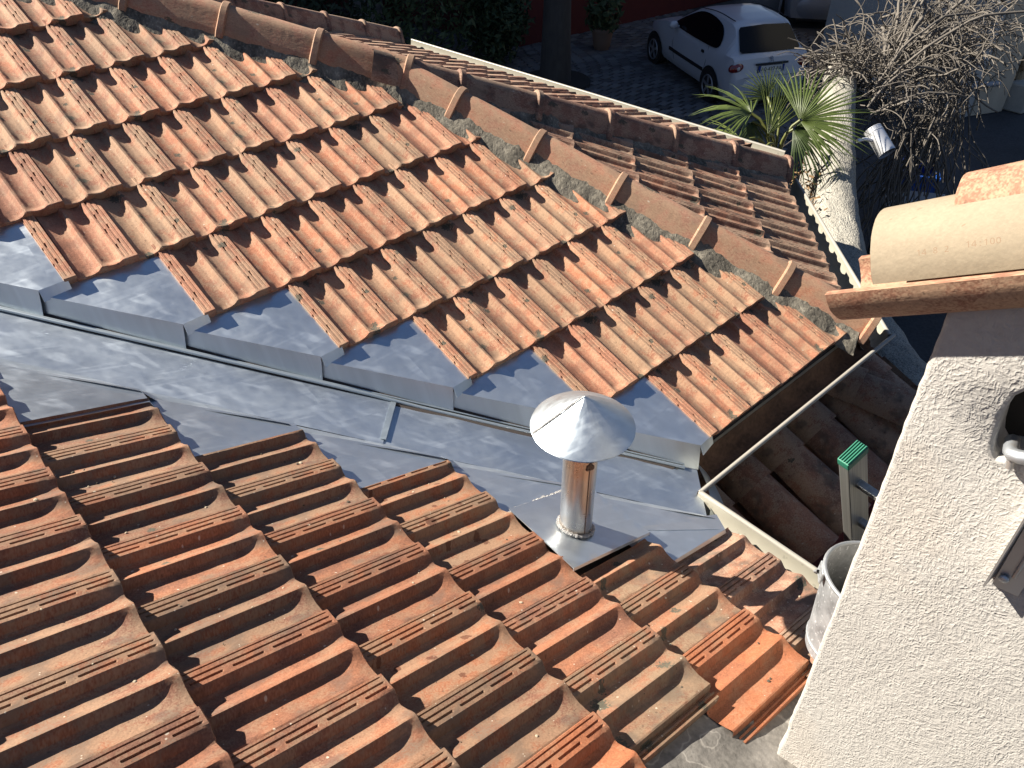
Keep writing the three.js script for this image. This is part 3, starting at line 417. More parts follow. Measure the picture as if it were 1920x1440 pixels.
{ // cement fillet at the foot of the chimney
  const f = surf(26, 26, (u, v) => { const x = mix(-2.42, -1.46, u), z = mix(.46, 1.55, v), y = PB.y(x, z) - .066 + .018 * (fbm(x * 11, z * 11, 4, 21) - .5) + .018 * sm(.75, .95, z); return [x, y, z]; }, (u, v, q) => [q[0] * 2.4, q[2] * 2.4]);
  const c = mesh('cement_bed', f, M.cement, house); c.userData.label = 'patchy grey cement exposed beside the chimney foot';
}
// ---------------------------------------------------------------- bucket and ladder
const worn = mat({ map: tex(256, 256, (u, v) => { const a = pfbm(u, v, 5, 5, 701), f = pfbm(u, v, 40, 3, 702), k = .3 + .3 * (a - .5) + .12 * (f - .5) + (f > .76 ? .3 : 0); return [k * .96, k, k * 1.03]; }), metalness: .55, roughness: .55 });
{
  const b = thing('bucket', 'dented galvanised builder bucket standing at the eaves beside the chimney', 'bucket'); b.position.set(-1.425, .125, .80); b.rotation.set(.05, .2, -.16);
  const wall = (r0, r1, h, y, flip) => surf(36, 8, (u, v) => { const a = u * Math.PI * 2, r = mix(r0, r1, v) * (1 + .015 * (fbm(Math.cos(a) + 3, Math.sin(a) + v * 2, 2, 5) - .5)); return [Math.cos(a) * r, y + v * h, Math.sin(a) * r]; }, (u, v) => [u * 3, v]);
  mesh('body', merge([wall(.098, .134, .262, 0), wall(.096, .132, .258, .004), new THREE.CircleGeometry(.097, 28).rotateX(-Math.PI / 2).translate(0, .006, 0), new THREE.TorusGeometry(.102, .004, 6, 36).rotateX(Math.PI / 2).translate(0, .03, 0)]), worn, b);
  mesh('rim', new THREE.TorusGeometry(.135, .0055, 8, 48).rotateX(Math.PI / 2).translate(0, .262, 0), worn, b);
  const ea = 3.5; const ear = s => { const g = box(.05, .035, .007, 0, 0, 0, .003); g.translate(0, .245, .139); g.rotateY(ea + (s > 0 ? 0 : Math.PI)); return g; };
  mesh('handle_lug', ear(1), worn, b); mesh('handle_lug', ear(-1), worn, b);
  const hp = []; for (let i = 0; i <= 14; i++) { const t = i / 14 * Math.PI, g = V(.13 * Math.sin(t), .245 - .125 * Math.sin(t), .146 * Math.cos(t)); g.applyAxisAngle(V(0, 1, 0), ea + Math.PI); hp.push(g); }
  mesh('handle', tube(hp, .0042, 7, 30), worn, b);
}
{
  const l = thing('ladder', 'aluminium ladder rail with a ribbed green end cap behind the chimney', 'ladder'); l.position.set(-.72, .12, .44);
  const dn = V(.40, -1, .10).normalize(), x = V(0, 0, 1).addScaledVector(dn, -dn.z).normalize(), y = dn.clone().negate(), z = V().crossVectors(x, y);
  l.rotation.setFromRotationMatrix(new THREE.Matrix4().makeBasis(x, y, z)); l.rotateY(-.12);
  const al = mat({ map: tex(256, 256, (u, v) => { const s = pvn(u * 60, v * 3, 60, 711), a = pfbm(u, v, 6, 4, 712), k = .36 + .16 * (s - .5) + .2 * (a - .5); return [k * 1.02, k, k * .93]; }), metalness: .8, roughness: .5 }), green = mat({ color: lin(.025, .16, .10), roughness: .5 });
  const rail = w => { const g = []; g.push(box(.042, 3.2, .095, w, -1.6, 0, .004)); for (let i = 0; i < 5; i++) g.push(box(.003, 3.2, .008, w - .0215, -1.6, -.034 + i * .017)); return merge(g); };
  for (const w of [0, .42]) { mesh('rail', rail(w), al, l); const c = mesh('end_cap', box(.047, .035, .100, w, -.006, 0, .005), green, l); for (let i = 0; i < 5; i++) mesh('rib', box(.004, .006, .094, w - .018 + i * .009, .0135, 0, .0015), green, c); }
  for (let i = 0; i < 10; i++) mesh('rung', box(.42, .028, .03, .21, -.17 - i * .28, 0, .006), al, l);
}
// ---------------------------------------------------------------- lower lean-to roof of canal tiles
{
  const lt = thing('lean_to_roof', 'low lean-to roof of dark canal tiles in shade under the eaves gutters', 'roof');
  const half = (len, r0, r1, flip) => crease(merge([surf(14, 6, (u, v) => { const a = Math.PI * (1 - u), r = mix(r0, r1, v); return [Math.cos(a) * r, (flip ? -1 : 1) * Math.sin(a) * r, v * len]; }, (u, v) => [u, v]), surf(14, 6, (u, v) => { const a = Math.PI * (1 - u), r = mix(r0, r1, v) - .012; return [Math.cos(a) * r, (flip ? -1 : 1) * Math.sin(a) * r, v * len]; }, (u, v) => [u, v]), surf(14, 1, (u, v) => { const a = Math.PI * (1 - u), r = r1 - .012 * v; return [Math.cos(a) * r, (flip ? -1 : 1) * Math.sin(a) * r, len]; })]), .6);
  const cov = half(.46, .10, .118, false), pan = half(.46, .12, .10, true), an = Math.atan(.36);
  const pit = (g, x, y, z) => { const t = mesh('roof_tile', g, M.worn[Math.floor(rr() * M.worn.length)], lt); t.position.set(x, y, z); t.rotation.x = an; t.rotation.y = (rr() - .5) * .03; return t; };
  for (let i = 0; i < 7; i++) { const x = -1.0 + i * .275; for (let j = 0; j < 2; j++) { pit(cov, x, -.72 + .13 * j + .16, -.06 - .36 * j); pit(pan, x + .14, -.72 + .13 * j + .135, -.07 - .36 * j); } }
  for (let i = 0; i < 3; i++) { const t = mesh('verge_tile', cov, M.worn[i % M.worn.length], lt); t.position.set(.30 + .07 * i, -.46 - .02 * i, -.42 + .36 * i); t.rotation.set(.06, .22, 0); }
  mesh('wall', box(1.9, 2.3, .22, -.3, -1.98, .22), mat({ color: lin(.17, .035, .028), roughness: .9 }), lt);
}
// ---------------------------------------------------------------- ground, yard paving
const asphalt = mat({ map: tex(512, 512, (u, v) => { const a = pfbm(u, v, 6, 5, 801), f = pfbm(u, v, 120, 2, 802), k = .048 + .03 * (a - .5) + .03 * (f - .5); return [k, k, k * 1.04]; }), roughness: .93 });
asphalt.map.repeat.set(.4, .4);
tag(mesh('ground', surf(1, 1, (u, v) => [mix(-30, 50, u), -3.215, mix(20, -50, v)], (u, v, q) => [q[0], q[2]]), asphalt, scene), 'dark asphalt street and ground far below the roof', null, null, 'structure');
{
  const yard = tag(group('courtyard'), 'shaded courtyard of grey stone setts below the roof', null, null, 'structure'); yard.position.set(0, -3.21, 0);
  mesh('bedding', slab([V(2.2, 0, -2), V(8.2, 0, -4.6), V(14.5, 0, -9), V(13, 0, -13.5), V(-2, 0, -18), V(1, 0, -6)].map(p => p), V(0, -.02, 0)), mat({ color: lin(.055, .055, .055), roughness: 1 }), yard);
  const sm4 = [0, 1, 2, 3].map(i => mat({ color: lin(.05 + .03 * i, .053 + .029 * i, .056 + .029 * i), roughness: .85, bumpMap: withRepeat(grainT, 2, 2), bumpScale: .004 }));
  const sg = [0, 1, 2].map(i => { const g = box(.23, .05, .155, 0, 0, 0); const p = g.attributes.position, q = rng(i + 90); for (let k = 0; k < p.count; k++) { p.setX(k, p.getX(k) * (.9 + .16 * hash(Math.round(p.getX(k) * 99), Math.round(p.getZ(k) * 99), i))); } return g; });
  const r = rng(91), all = [];
  for (let row = 0; row < 70; row++) for (let c = 0; c < 48; c++) { const a = 3.4 + c * .245 + (row % 2) * .12, bq = -3.2 - row * .17; const x = a + .35 * Math.sin(bq * 1.1), z = bq + .25 * Math.sin(a * 1.3); if (z > -2.6 - (x - 3) * .42) continue; if (x < 4.6 && z > -6) continue; if (Math.hypot(x - 8.5, z + 10.15) < .75) continue; all.push([x, z, r()]); }
  all.sort((p, q) => Math.hypot(p[0] - 7.4, p[1] + 6.8) - Math.hypot(q[0] - 7.4, q[1] + 6.8));
  all.slice(0, 300).forEach(([x, z, k]) => { const s = mesh('sett', sg[Math.floor(k * 3)], sm4[Math.floor(k * 97) % 4], yard); s.position.set(x, -.012 + .012 * k, z); s.rotation.y = (k - .5) * .2 + .3 * Math.sin(x); });
  const rest = all.slice(300), im = new THREE.InstancedMesh(sg[0], sm4[1], rest.length), m4 = new THREE.Matrix4();
  rest.forEach(([x, z, k], i) => { m4.makeRotationY((k - .5) * .2 + .3 * Math.sin(x)); m4.setPosition(x, -.012 + .012 * k, z); im.setMatrixAt(i, m4); const q = .7 + .9 * k; im.setColorAt(i, lin(q, q, q)); });
  add(im, yard, 'setts'); im.userData.kind = 'stuff';
}
// ---------------------------------------------------------------- garden wall
M.wallMortar = mat({ map: tex(1024, 1024, (u, v) => { const a = pfbm(u, v, 6, 5, 821), f = pfbm(u, v, 90, 3, 822), k = .25 + .14 * (a - .5) + .28 * (f - .5) - (f < .3 ? .08 : 0); return [k * 1.03, k * .97, k * .82].map(x => Math.max(.06, x)); }), bumpMap: tex(512, 512, (u, v) => .2 + .8 * pfbm(u, v, 40, 4, 823), false), bumpScale: .011, roughness: .97 });
{
  const path = new THREE.CatmullRomCurve3([[-.1, 1.35], [.35, .85], [.8, .38], [1.32, -.2], [1.85, -.70], [2.5, -1.15], [3.3, -1.66], [4.35, -2.26], [5.35, -2.80], [6.3, -3.28]].map(([x, z]) => V(x, 0, z)));
  const prof = []; for (let i = 0; i <= 6; i++) prof.push([-.17, mix(-2.5, -.14, i / 6)]); for (let i = 1; i < 12; i++) { const a = Math.PI * (1 - i / 12); prof.push([Math.cos(a) * .17, -.14 + Math.sin(a) * .13]); } for (let i = 0; i <= 8; i++) prof.push([.17 + .10 * (i / 8), mix(-.14, -2.5, i / 8)]);
  const g = surf(150, prof.length - 1, (u, v) => { const p = path.getPoint(u), t = path.getTangent(u), q = prof[Math.round(v * (prof.length - 1))], nx = -t.z, nz = t.x; const w = q[0] * (1 + .1 * (fbm(u * 22, v * 4, 3, 31) - .5)), y = -.72 + .05 * Math.sin(u * 9) + q[1] + .05 * (fbm(u * 60, v * 18, 4, 33) - .5); return [p.x + nx * w, y, p.z + nz * w]; }, (u, v, q) => [u * 10, v * 3]);
  tag(mesh('garden_wall', g, M.wallMortar, scene), 'curving garden wall with a rounded sunlit mortar coping', 'wall');
}
// ---------------------------------------------------------------- fan palm, dead leaves
{
  const leafM = [[.07, .098, .016], [.095, .122, .02], [.045, .07, .014], [.12, .13, .03]].map(c => new THREE.MeshPhysicalMaterial({ color: lin(...c), roughness: .5, transmission: .15, thickness: 0 }));
  const palm = thing('fan_palm', 'small bright green fan palm growing beside the garden wall', 'palm'); palm.position.set(2.95, -1.6, -2.1);
  mesh('trunk', tube([[0, -1.6, 0], [.02, -.3, .01], [0, .78, .04]], .085, 9, 14), mat({ color: lin(.09, .06, .04), roughness: 1, bumpMap: withRepeat(grainT, 3, 8), bumpScale: .03 }), palm);
  const leaf = (hub, dir, nrm, len, n, spread, droop, seed, mi) => {
    const r = rng(seed), D = dir.clone().normalize(), N = nrm.clone().addScaledVector(D, -nrm.dot(D)).normalize(), S = V().crossVectors(D, N), pos = [], pu = (...l) => l.forEach(p => pos.push(p.x, p.y, p.z));
    for (let i = 0; i < n; i++) {
      const a = mix(-spread, spread, i / (n - 1)) + (r() - .5) * .03, L = len * (.72 + .28 * Math.cos(a * .62)) * (.9 + .2 * r()), w = len * spread / n * .40, q = D.clone().multiplyScalar(Math.cos(a)).addScaledVector(S, Math.sin(a)), sd = S.clone().multiplyScalar(Math.cos(a)).addScaledVector(D, -Math.sin(a)), dr = droop * (.5 + r());
      const P = (t, s) => hub.clone().addScaledVector(q, L * t).addScaledVector(N, .05 * len * Math.sin(t * 2.6)).addScaledVector(V(0, -1, 0), dr * t * t * L).addScaledVector(sd, s * w * (t < .45 ? .25 + t * 1.7 : 1.02 * (1 - (t - .45) / .56))).addScaledVector(N, -Math.abs(s) * w * .45 * (1 - t));
      const ts = [0.03, .2, .42, .62, .82, 1]; for (let k = 0; k + 1 < ts.length; k++) for (const s of [-1, 1]) { const A = P(ts[k], 0), B = P(ts[k + 1], 0), C = P(ts[k], s), E = P(ts[k + 1], s); pu(A, B, C, B, E, C); }
    }
    const g = new THREE.BufferGeometry(); g.setAttribute('position', new THREE.Float32BufferAttribute(pos, 3)); g.computeVertexNormals();
    const lm = mesh('leaf', ng(g), leafM[mi], palm); mesh('stalk', tube([V(0, .72, .04), hub.clone().multiplyScalar(.5).add(V(0, .55, .02)), hub], .012, 6, 8), leafM[3], lm);
  };
  const h = (x, y, z) => V(x - 2.95, y + 1.6, z + 2.1), up = V(0, 1, 0), cam = V(-.55, .6, .58);
  leaf(h(2.86, -.34, -2.3), V(-.35, .34, -.75), V(.1, .8, .5), .52, 26, 1.5, .32, 1, 0);
  leaf(h(2.62, -.47, -2.2), V(-.6, .05, -.5), V(0, .9, .4), .42, 24, 1.1, .25, 2, 1);
  leaf(h(2.80, -.44, -2.08), V(.62, .42, -.25), V(-.6, .4, .7), .50, 18, .5, .05, 3, 1);
  leaf(h(3.04, -.35, -1.96), V(.75, .22, .35), V(-.2, .8, .45), .60, 34, 1.55, .12, 4, 0);
  leaf(h(3.0, -.42, -1.98), V(.35, -.25, .75), V(-.4, .7, .4), .50, 26, 1.2, .3, 5, 2);
  leaf(h(3.18, -.30, -2.37), V(-.15, .5, -.5), V(-.3, .3, .8), .28, 18, 1.2, .1, 6, 1);
  leaf(h(3.12, -.38, -2.2), V(.35, .8, -.25), V(-.6, .2, .6), .40, 16, .45, .05, 7, 2);
  leaf(h(2.74, -.52, -2.05), V(-.35, -.2, .3), V(0, .9, .4), .34, 20, 1.3, .45, 8, 0);
  leaf(h(2.86, -.40, -2.28), V(.1, -.6, .3), V(-.4, .3, .7), .3, 18, 1.3, .5, 9, 2);
  const dl = []; const r = rng(12); for (let i = 0; i < 420; i++) { const t = r(), g = new THREE.PlaneGeometry(.03 + .05 * r(), .006 + .012 * r()); g.rotateX(r() * 3); g.rotateY(r() * 6.3); g.rotateZ(r() * 3); g.translate(mix(2.45, 3.25, t) + (r() - .5) * .3, -.98 + .36 * r() * r(), mix(-1.45, -2.0, t) + (r() - .5) * .3); dl.push(g); }
  tag(mesh('dead_leaves', merge(dl), mat({ color: lin(.2, .12, .055), roughness: .9 }), scene), 'dry brown fallen palm leaves piled against the garden wall', null, null, 'stuff');
  tag(mesh('planting_bed', slab([V(2.2, -.98, -1.5), V(3.3, -.98, -2.2), V(3.0, -.98, -2.8), V(1.9, -.98, -2.2)], V(0, -2.2, 0)), mat({ color: lin(.10, .075, .05), roughness: 1 }), scene), 'raised bed of bare earth round the fan palm foot', 'planting bed');
}
// ---------------------------------------------------------------- spotlight on the wall
{
  const l = thing('wall_spotlight', 'silver cylinder spotlight on a bracket arm above the street', 'spotlight'); l.position.set(3.74, -.60, -1.57);
  const m = mat({ color: lin(.62, .63, .65), metalness: .7, roughness: .38 }), ax = V(.16, .42, -.62).normalize(), q = new THREE.Quaternion().setFromUnitVectors(V(0, 1, 0), ax);
  const b = merge([cyl(.073, .073, .25, 32, 0, 0, 0, true), new THREE.CircleGeometry(.069, 28).rotateX(-Math.PI / 2).translate(0, .122, 0), new THREE.TorusGeometry(.071, .004, 6, 32).rotateX(Math.PI / 2).translate(0, .122, 0), new THREE.TorusGeometry(.0735, .003, 6, 32).rotateX(Math.PI / 2).translate(0, .085, 0)]); b.applyQuaternion(q); mesh('body', b, m, l);
  const gl = new THREE.CircleGeometry(.068, 28).rotateX(Math.PI / 2).translate(0, -.11, 0).applyQuaternion(q); mesh('lens', gl, mat({ color: lin(.05, .05, .05), roughness: .15 }), l);
  mesh('arm', tube([[-.21, .03, -.10], [-.12, .03, -.07], [-.03, .0, -.03]], .016, 8), m, l);
}
// ---------------------------------------------------------------- dry climber
{
  const stems = [], twigs = [], r = rng(55), g = () => r() - .5;
  const crown = V(6.1, -.75, -2.75);
  const stem = (p, d, L, rad, curl, grav, list) => { const pts = [p.clone()]; let dir = d.clone().normalize(); const n = 7; for (let i = 0; i < n; i++) { dir.add(V(g(), g(), g()).multiplyScalar(curl)).add(V(0, -grav * (i / n), 0)).normalize(); p = p.clone().addScaledVector(dir, L / n); pts.push(p); } list.push(tube(pts, rad, 4, 12)); return pts; };
  for (let i = 0; i < 600; i++) { const t = r(), p = V(mix(5.25, 7.7, t) + .3 * g(), -.75 - .35 * r() + .75 * t * r(), mix(-2.62, -2.75, t) + .9 * g()); const d = V(.2 + 1.6 * g(), .25 + 1.1 * g(), .45 + 1.5 * g()); const pts = stem(p, d, .35 + .75 * r(), .003 + .013 * r() * r() * r(), 1.05, .22 + .25 * r(), stems); if (r() < .55) { const q = pts[3 + Math.floor(r() * 4)]; stem(q, V(g(), g() + .2, g()), .2 + .35 * r(), .004 + .003 * r(), .7, .2, twigs); } }
  for (let i = 0; i < 22; i++) { const t = r(), p = V(mix(5.0, 6.6, t), -.95 + .3 * r(), mix(-2.3, -2.9, t)); stem(p, V(.8 + .5 * g(), .9 + .6 * g(), .25 + .8 * g()), 1.1 + .7 * r(), .011 + .009 * r(), .5, .35, stems); }
  for (let i = 0; i < 170; i++) { const t = r(), p = V(mix(4.5, 7.4, t), -.9 - .4 * r(), mix(-1.75, -2.3, t) + .4 * g()); stem(p, V(.5 * g(), -1, .5 * g()), .5 + .9 * r(), .004 + .007 * r(), .55, .1, stems); }
  for (let i = 0; i < 150; i++) { const p = V(5.1 + .9 * r(), -.66 + .15 * r(), -2.55 - .5 * r()); stem(p, V(-.5 + g(), .25 + .4 * g(), -.3 + g()), .2 + .3 * r(), .004 + .004 * r(), .6, .15, twigs); }
  const v = thing('dry_climber', 'tangled leafless grey climber draped over the garden wall', 'climbing plant');
  const bark = mat({ map: tex(128, 128, (u, w) => { const a = pfbm(u, w, 8, 4, 851), k = .12 + .12 * (a - .5); return [k * 1.08, k * .95, k * .8]; }), roughness: .95 });
  mesh('stems', merge(stems), bark, v).userData.kind = 'stuff'; mesh('twigs', merge(twigs), bark, v).userData.kind = 'stuff';
}
// ---------------------------------------------------------------- neighbouring buildings
const plaster = (seed, c, v = .12) => mat({ map: tex(256, 256, (u, w) => { const a = pfbm(u, w, 5, 5, seed), f = pfbm(u, w, 50, 2, seed + 1), k = 1 + v * 2 * (a - .5) + v * (f - .5); return c.map(q => q * k); }), roughness: .93, bumpMap: withRepeat(grainT, 3, 3), bumpScale: .003 });
function wallBlock(x0, z0, x1, z1, t, y0, y1) { const d = V(x1 - x0, 0, z1 - z0), n = V(-d.z, 0, d.x).normalize().multiplyScalar(t); return slab([V(x0, y1, z0), V(x1, y1, z1), V(x1 + n.x, y1, z1 + n.z), V(x0 + n.x, y1, z0 + n.z)], V(0, y0 - y1, 0), p => [p.x + p.z, p.y]); }
{
  const gb = thing('grey_house', 'pale grey rendered house wall behind the dry climber', 'building');
  mesh('wall', wallBlock(12.76, -3.73, 12.9, -6.75, -.4, -3.2, 2.6), plaster(861, [.42, .41, .38]), gb);
  mesh('corner_pier', wallBlock(12.70, -3.70, 13.35, -3.42, -.5, -3.2, 2.6), plaster(863, [.5, .43, .32]), gb);
  mesh('plinth_pipe', tube([[12.2, -2.62, -3.9], [12.9, -2.62, -3.5]], .05, 8), mat({ color: lin(.3, .31, .33), roughness: .5 }), gb);
  const sb = thing('rubble_wall', 'tan rubble stone wall along the far side of the street', 'wall');
  mesh('core', wallBlock(13.6, -3.45, 24, -5.4, -.5, -3.2, 2.5), plaster(865, [.2, .155, .1]), sb);
  const r = rng(66), st = [0, 1, 2, 3].map(i => plaster(870 + i, [[.26, .18, .1], [.2, .145, .09], [.3, .22, .13], [.16, .11, .065]][i], .25)); const sg = [1, 2, 3].map(k => { const g = new THREE.IcosahedronGeometry(.2, 1), p = g.attributes.position; for (let i = 0; i < p.count; i++) { const x = p.getX(i), y = p.getY(i), z = p.getZ(i), q = .8 + .5 * fbm(x * 6 + k * 9, y * 6 + z * 5, 2, k); p.setXYZ(i, x * q * 1.25, y * q * .85, z * q * .5); } g.computeVertexNormals(); return g; });
  const dx = 10.4, dz = -1.95, L = Math.hypot(dx, dz); for (let j = 0; j < 9; j++) for (let i = 0; i < 13; i++) { const s = .2 + i * .42 + (j % 2) * .2 + .1 * (r() - .5), q = mesh('stone', sg[Math.floor(r() * 3)], st[Math.floor(r() * 4)], sb); q.position.set(13.6 + dx / L * s - .02, -3.0 + j * .3 + .06 * (r() - .5), -3.45 + dz / L * s + .02); q.rotation.set(0, Math.atan2(-dz, dx), (r() - .5) * .5); q.scale.setScalar(.8 + .35 * r()); }
  const bl = thing('kerb_block', 'small pale stone block at the foot of the grey house corner', 'stone block'); bl.position.set(13.75, -3.21, -3.35);
  mesh('block', box(.6, .5, .5, 0, .25, 0, .04), plaster(875, [.42, .39, .33]), bl);
  const red = plaster(881, [.085, .016, .015], .1);
  const rh = thing('red_house', 'tall dark red rendered house at the back of the courtyard', 'building');
  mesh('wall', merge([wallBlock(-16, -18.2, 8.6, -18.2, -.5, -3.2, 11.0), wallBlock(8.6, -18.2, 9.6, -12.4, -.5, -3.2, 4.2), wallBlock(9.6, -12.4, 17, -11.6, -.5, -3.2, 4.2)]), red, rh);
  mesh('cornice', wallBlock(-16, -18.2, 8.6, -18.2, .25, 11.0, 11.2), plaster(883, [.4, .35, .3]), rh);
}
// trees, shrubs, pot
function crownGeo(n, f, s0, s1, seed) { const r = rng(seed), l = []; const pos = []; for (let i = 0; i < n; i++) { const c = f(r), s = mix(s0, s1, r()), u = V(r() - .5, r() - .5, r() - .5).normalize(), w = V(r() - .5, r() - .5, r() - .5).cross(u).normalize(); const A = c.clone().addScaledVector(u, s), B = c.clone().addScaledVector(w, s * .35), C = c.clone().addScaledVector(u, -s), D = c.clone().addScaledVector(w, -s * .35); for (const p of [A, B, C, A, C, D]) pos.push(p.x, p.y, p.z); } const g = new THREE.BufferGeometry(); g.setAttribute('position', new THREE.Float32BufferAttribute(pos, 3)); g.computeVertexNormals(); return ng(g); }
const leafDark = [[.03, .055, .02], [.045, .07, .025], [.025, .04, .018]].map(c => mat({ color: lin(...c), roughness: .7 }));
const barkM = plaster(891, [.055, .05, .045], .35);
[['large dark evergreen shrub left of the palm trunk in the courtyard', 7.1, -12.6, 1.35, 1.7, 1], ['dark shrub against the red house nearest the roof gutter', 5.6, -14.2, 1.3, 1.5, 2], ['low dark shrub between the palm trunk and the red wall', 8.5, -11.9, .7, .9, 3]].forEach(([lb, x, z, rx, ry, s]) => {
  const t = thing('shrub', lb, 'shrub', 'shrubs at the back of the courtyard'); t.position.set(x, -3.2, z);
  mesh('foliage', crownGeo(2600, r => { const a = r() * 6.283, b = Math.acos(2 * r() - 1), k = Math.pow(r(), .4) * (.85 + .3 * fbm(Math.cos(a) * 3 + s, b * 3, 2, s)); return V(Math.sin(b) * Math.cos(a) * rx * k, ry + Math.cos(b) * ry * k, Math.sin(b) * Math.sin(a) * rx * k); }, .05, .12, s + 5), leafDark[s % 3], t);
  mesh('stem', tube([[0, 0, 0], [.05, ry * .6, .03], [0, ry * 1.2, 0]], .06, 7), barkM, t);
});
{
  const t = thing('palm_tree', 'dark palm trunk rising from a round bed in the courtyard', 'tree'); t.position.set(8.5, -3.2, -10.15);
  mesh('trunk', merge([surf(20, 20, (u, v) => { const a = u * 6.2832, r = (.27 - .04 * v + .06 * Math.pow(1 - v, 6)) * (1 + .05 * Math.sin(v * 120)); return [Math.cos(a) * r, v * 7, Math.sin(a) * r]; })]), barkM, t);
  mesh('tree_pit', new THREE.CylinderGeometry(.7, .72, .06, 32).translate(0, .02, 0), mat({ color: lin(.02, .018, .016), roughness: 1 }), t);
  const fr = []; for (let i = 0; i < 16; i++) { const a = i / 16 * 6.283, rr3 = rng(i + 5); for (let k = 0; k < 26; k++) for (const s of [-1, 1]) { const d = .3 + k * .09, g = new THREE.PlaneGeometry(.5, .03); g.rotateZ(-.5); g.rotateY(s * 1.1); g.translate(d, 7.1 + .5 * d - .22 * d * d, s * .2); g.rotateY(a); fr.push(g); } } mesh('crown', merge(fr), leafDark[1], t);
  const u = thing('old_tree', 'thick grey tree trunk standing before the red house wall', 'tree'); u.position.set(8.05, -3.2, -16.1);
  mesh('trunk', surf(20, 10, (a, v) => { const q = a * 6.2832, r = .40 - .08 * v; return [Math.cos(q) * r, v * 6.5, Math.sin(q) * r]; }), plaster(893, [.2, .19, .18], .3), u);
  mesh('crown', crownGeo(1800, r => { const a = r() * 6.283, b = Math.acos(2 * r() - 1), k = Math.pow(r(), .4); return V(Math.sin(b) * Math.cos(a) * 2 * k, 7 + Math.cos(b) * 1.4 * k, Math.sin(b) * Math.sin(a) * 2 * k); }, .08, .16, 15), leafDark[0], u);
  const p = thing('potted_plant', 'terracotta pot with a spindly plant beside the red wall', 'potted plant'); p.position.set(10.85, -3.2, -11.05);
  mesh('pot', new THREE.LatheGeometry([[.0, 0], [.17, 0], [.24, .38], [.27, .38], [.275, .46], [.245, .46], [.23, .40], [0, .40]].map(q => new THREE.Vector2(...q)), 28), mat({ color: lin(.22, .15, .11), roughness: .9 }), p);
  mesh('leaves', crownGeo(420, r => { const a = r() * 6.283, k = Math.sqrt(r()); return V(Math.cos(a) * .38 * k, .45 + .6 * r(), Math.sin(a) * .38 * k); }, .05, .14, 25), leafDark[1], p);
  mesh('stem', merge([tube([[0, .4, 0], [.1, .7, -.1], [.45, 1.05, -.2]], .01, 5), tube([[0, .4, 0], [.25, .6, .1], [.5, .62, .1]], .008, 5), tube([[0, .4, 0], [-.1, .8, 0]], .01, 5)]), barkM, p);
}
{ // street bins
  const b = thing('recycling_bin', 'white lidded recycling bin with a round opening in the street', 'bin'); b.position.set(6.2, -3.2, -1.92); b.rotation.y = .55;
  const wm = plaster(901, [.42, .43, .44], .1); mesh('body', box(.72, .95, .62, 0, .475, 0, .05), mat({ color: lin(.08, .085, .09), roughness: .6 }), b);
  const lid = new THREE.Shape(); lid.moveTo(-.4, -.34); lid.lineTo(.4, -.34); lid.lineTo(.4, .34); lid.lineTo(-.4, .34); const ho = new THREE.Path(); ho.absellipse(-.08, 0.02, .15, .13, 0, 6.283); lid.holes.push(ho);
  const lg = new THREE.ExtrudeGeometry(lid, { depth: .05, bevelEnabled: true, bevelSize: .02, bevelThickness: .02, bevelSegments: 2 }); lg.rotateX(-Math.PI / 2); lg.translate(0, .99, 0); mesh('lid', lg, wm, b);
  mesh('opening', box(.6, .02, .5, 0, .96, 0), mat({ color: lin(.008, .008, .008), roughness: 1 }), b);
  const c = thing('blue_crate', 'blue plastic crate lying near the recycling bin', 'crate'); c.position.set(7.95, -3.2, -2.62); c.rotation.y = .5;
  const bm = mat({ color: lin(.01, .07, .33), roughness: .5 }); const wl = [box(.62, .34, .02, 0, .6, .2), box(.62, .34, .02, 0, .6, -.2), box(.02, .34, .4, .3, .6, 0), box(.02, .34, .4, -.3, .6, 0), box(.6, .02, .4, 0, .44, 0)]; mesh('body', merge(wl), bm, c);
  mesh('rim', merge([box(.66, .03, .04, 0, .77, .21), box(.66, .03, .04, 0, .77, -.21), box(.04, .03, .4, .31, .77, 0), box(.04, .03, .4, -.31, .77, 0)]), bm, c); mesh('stand', box(.55, .43, .36, 0, .215, 0, .02), mat({ color: lin(.02, .025, .05), roughness: .7 }), c);
}
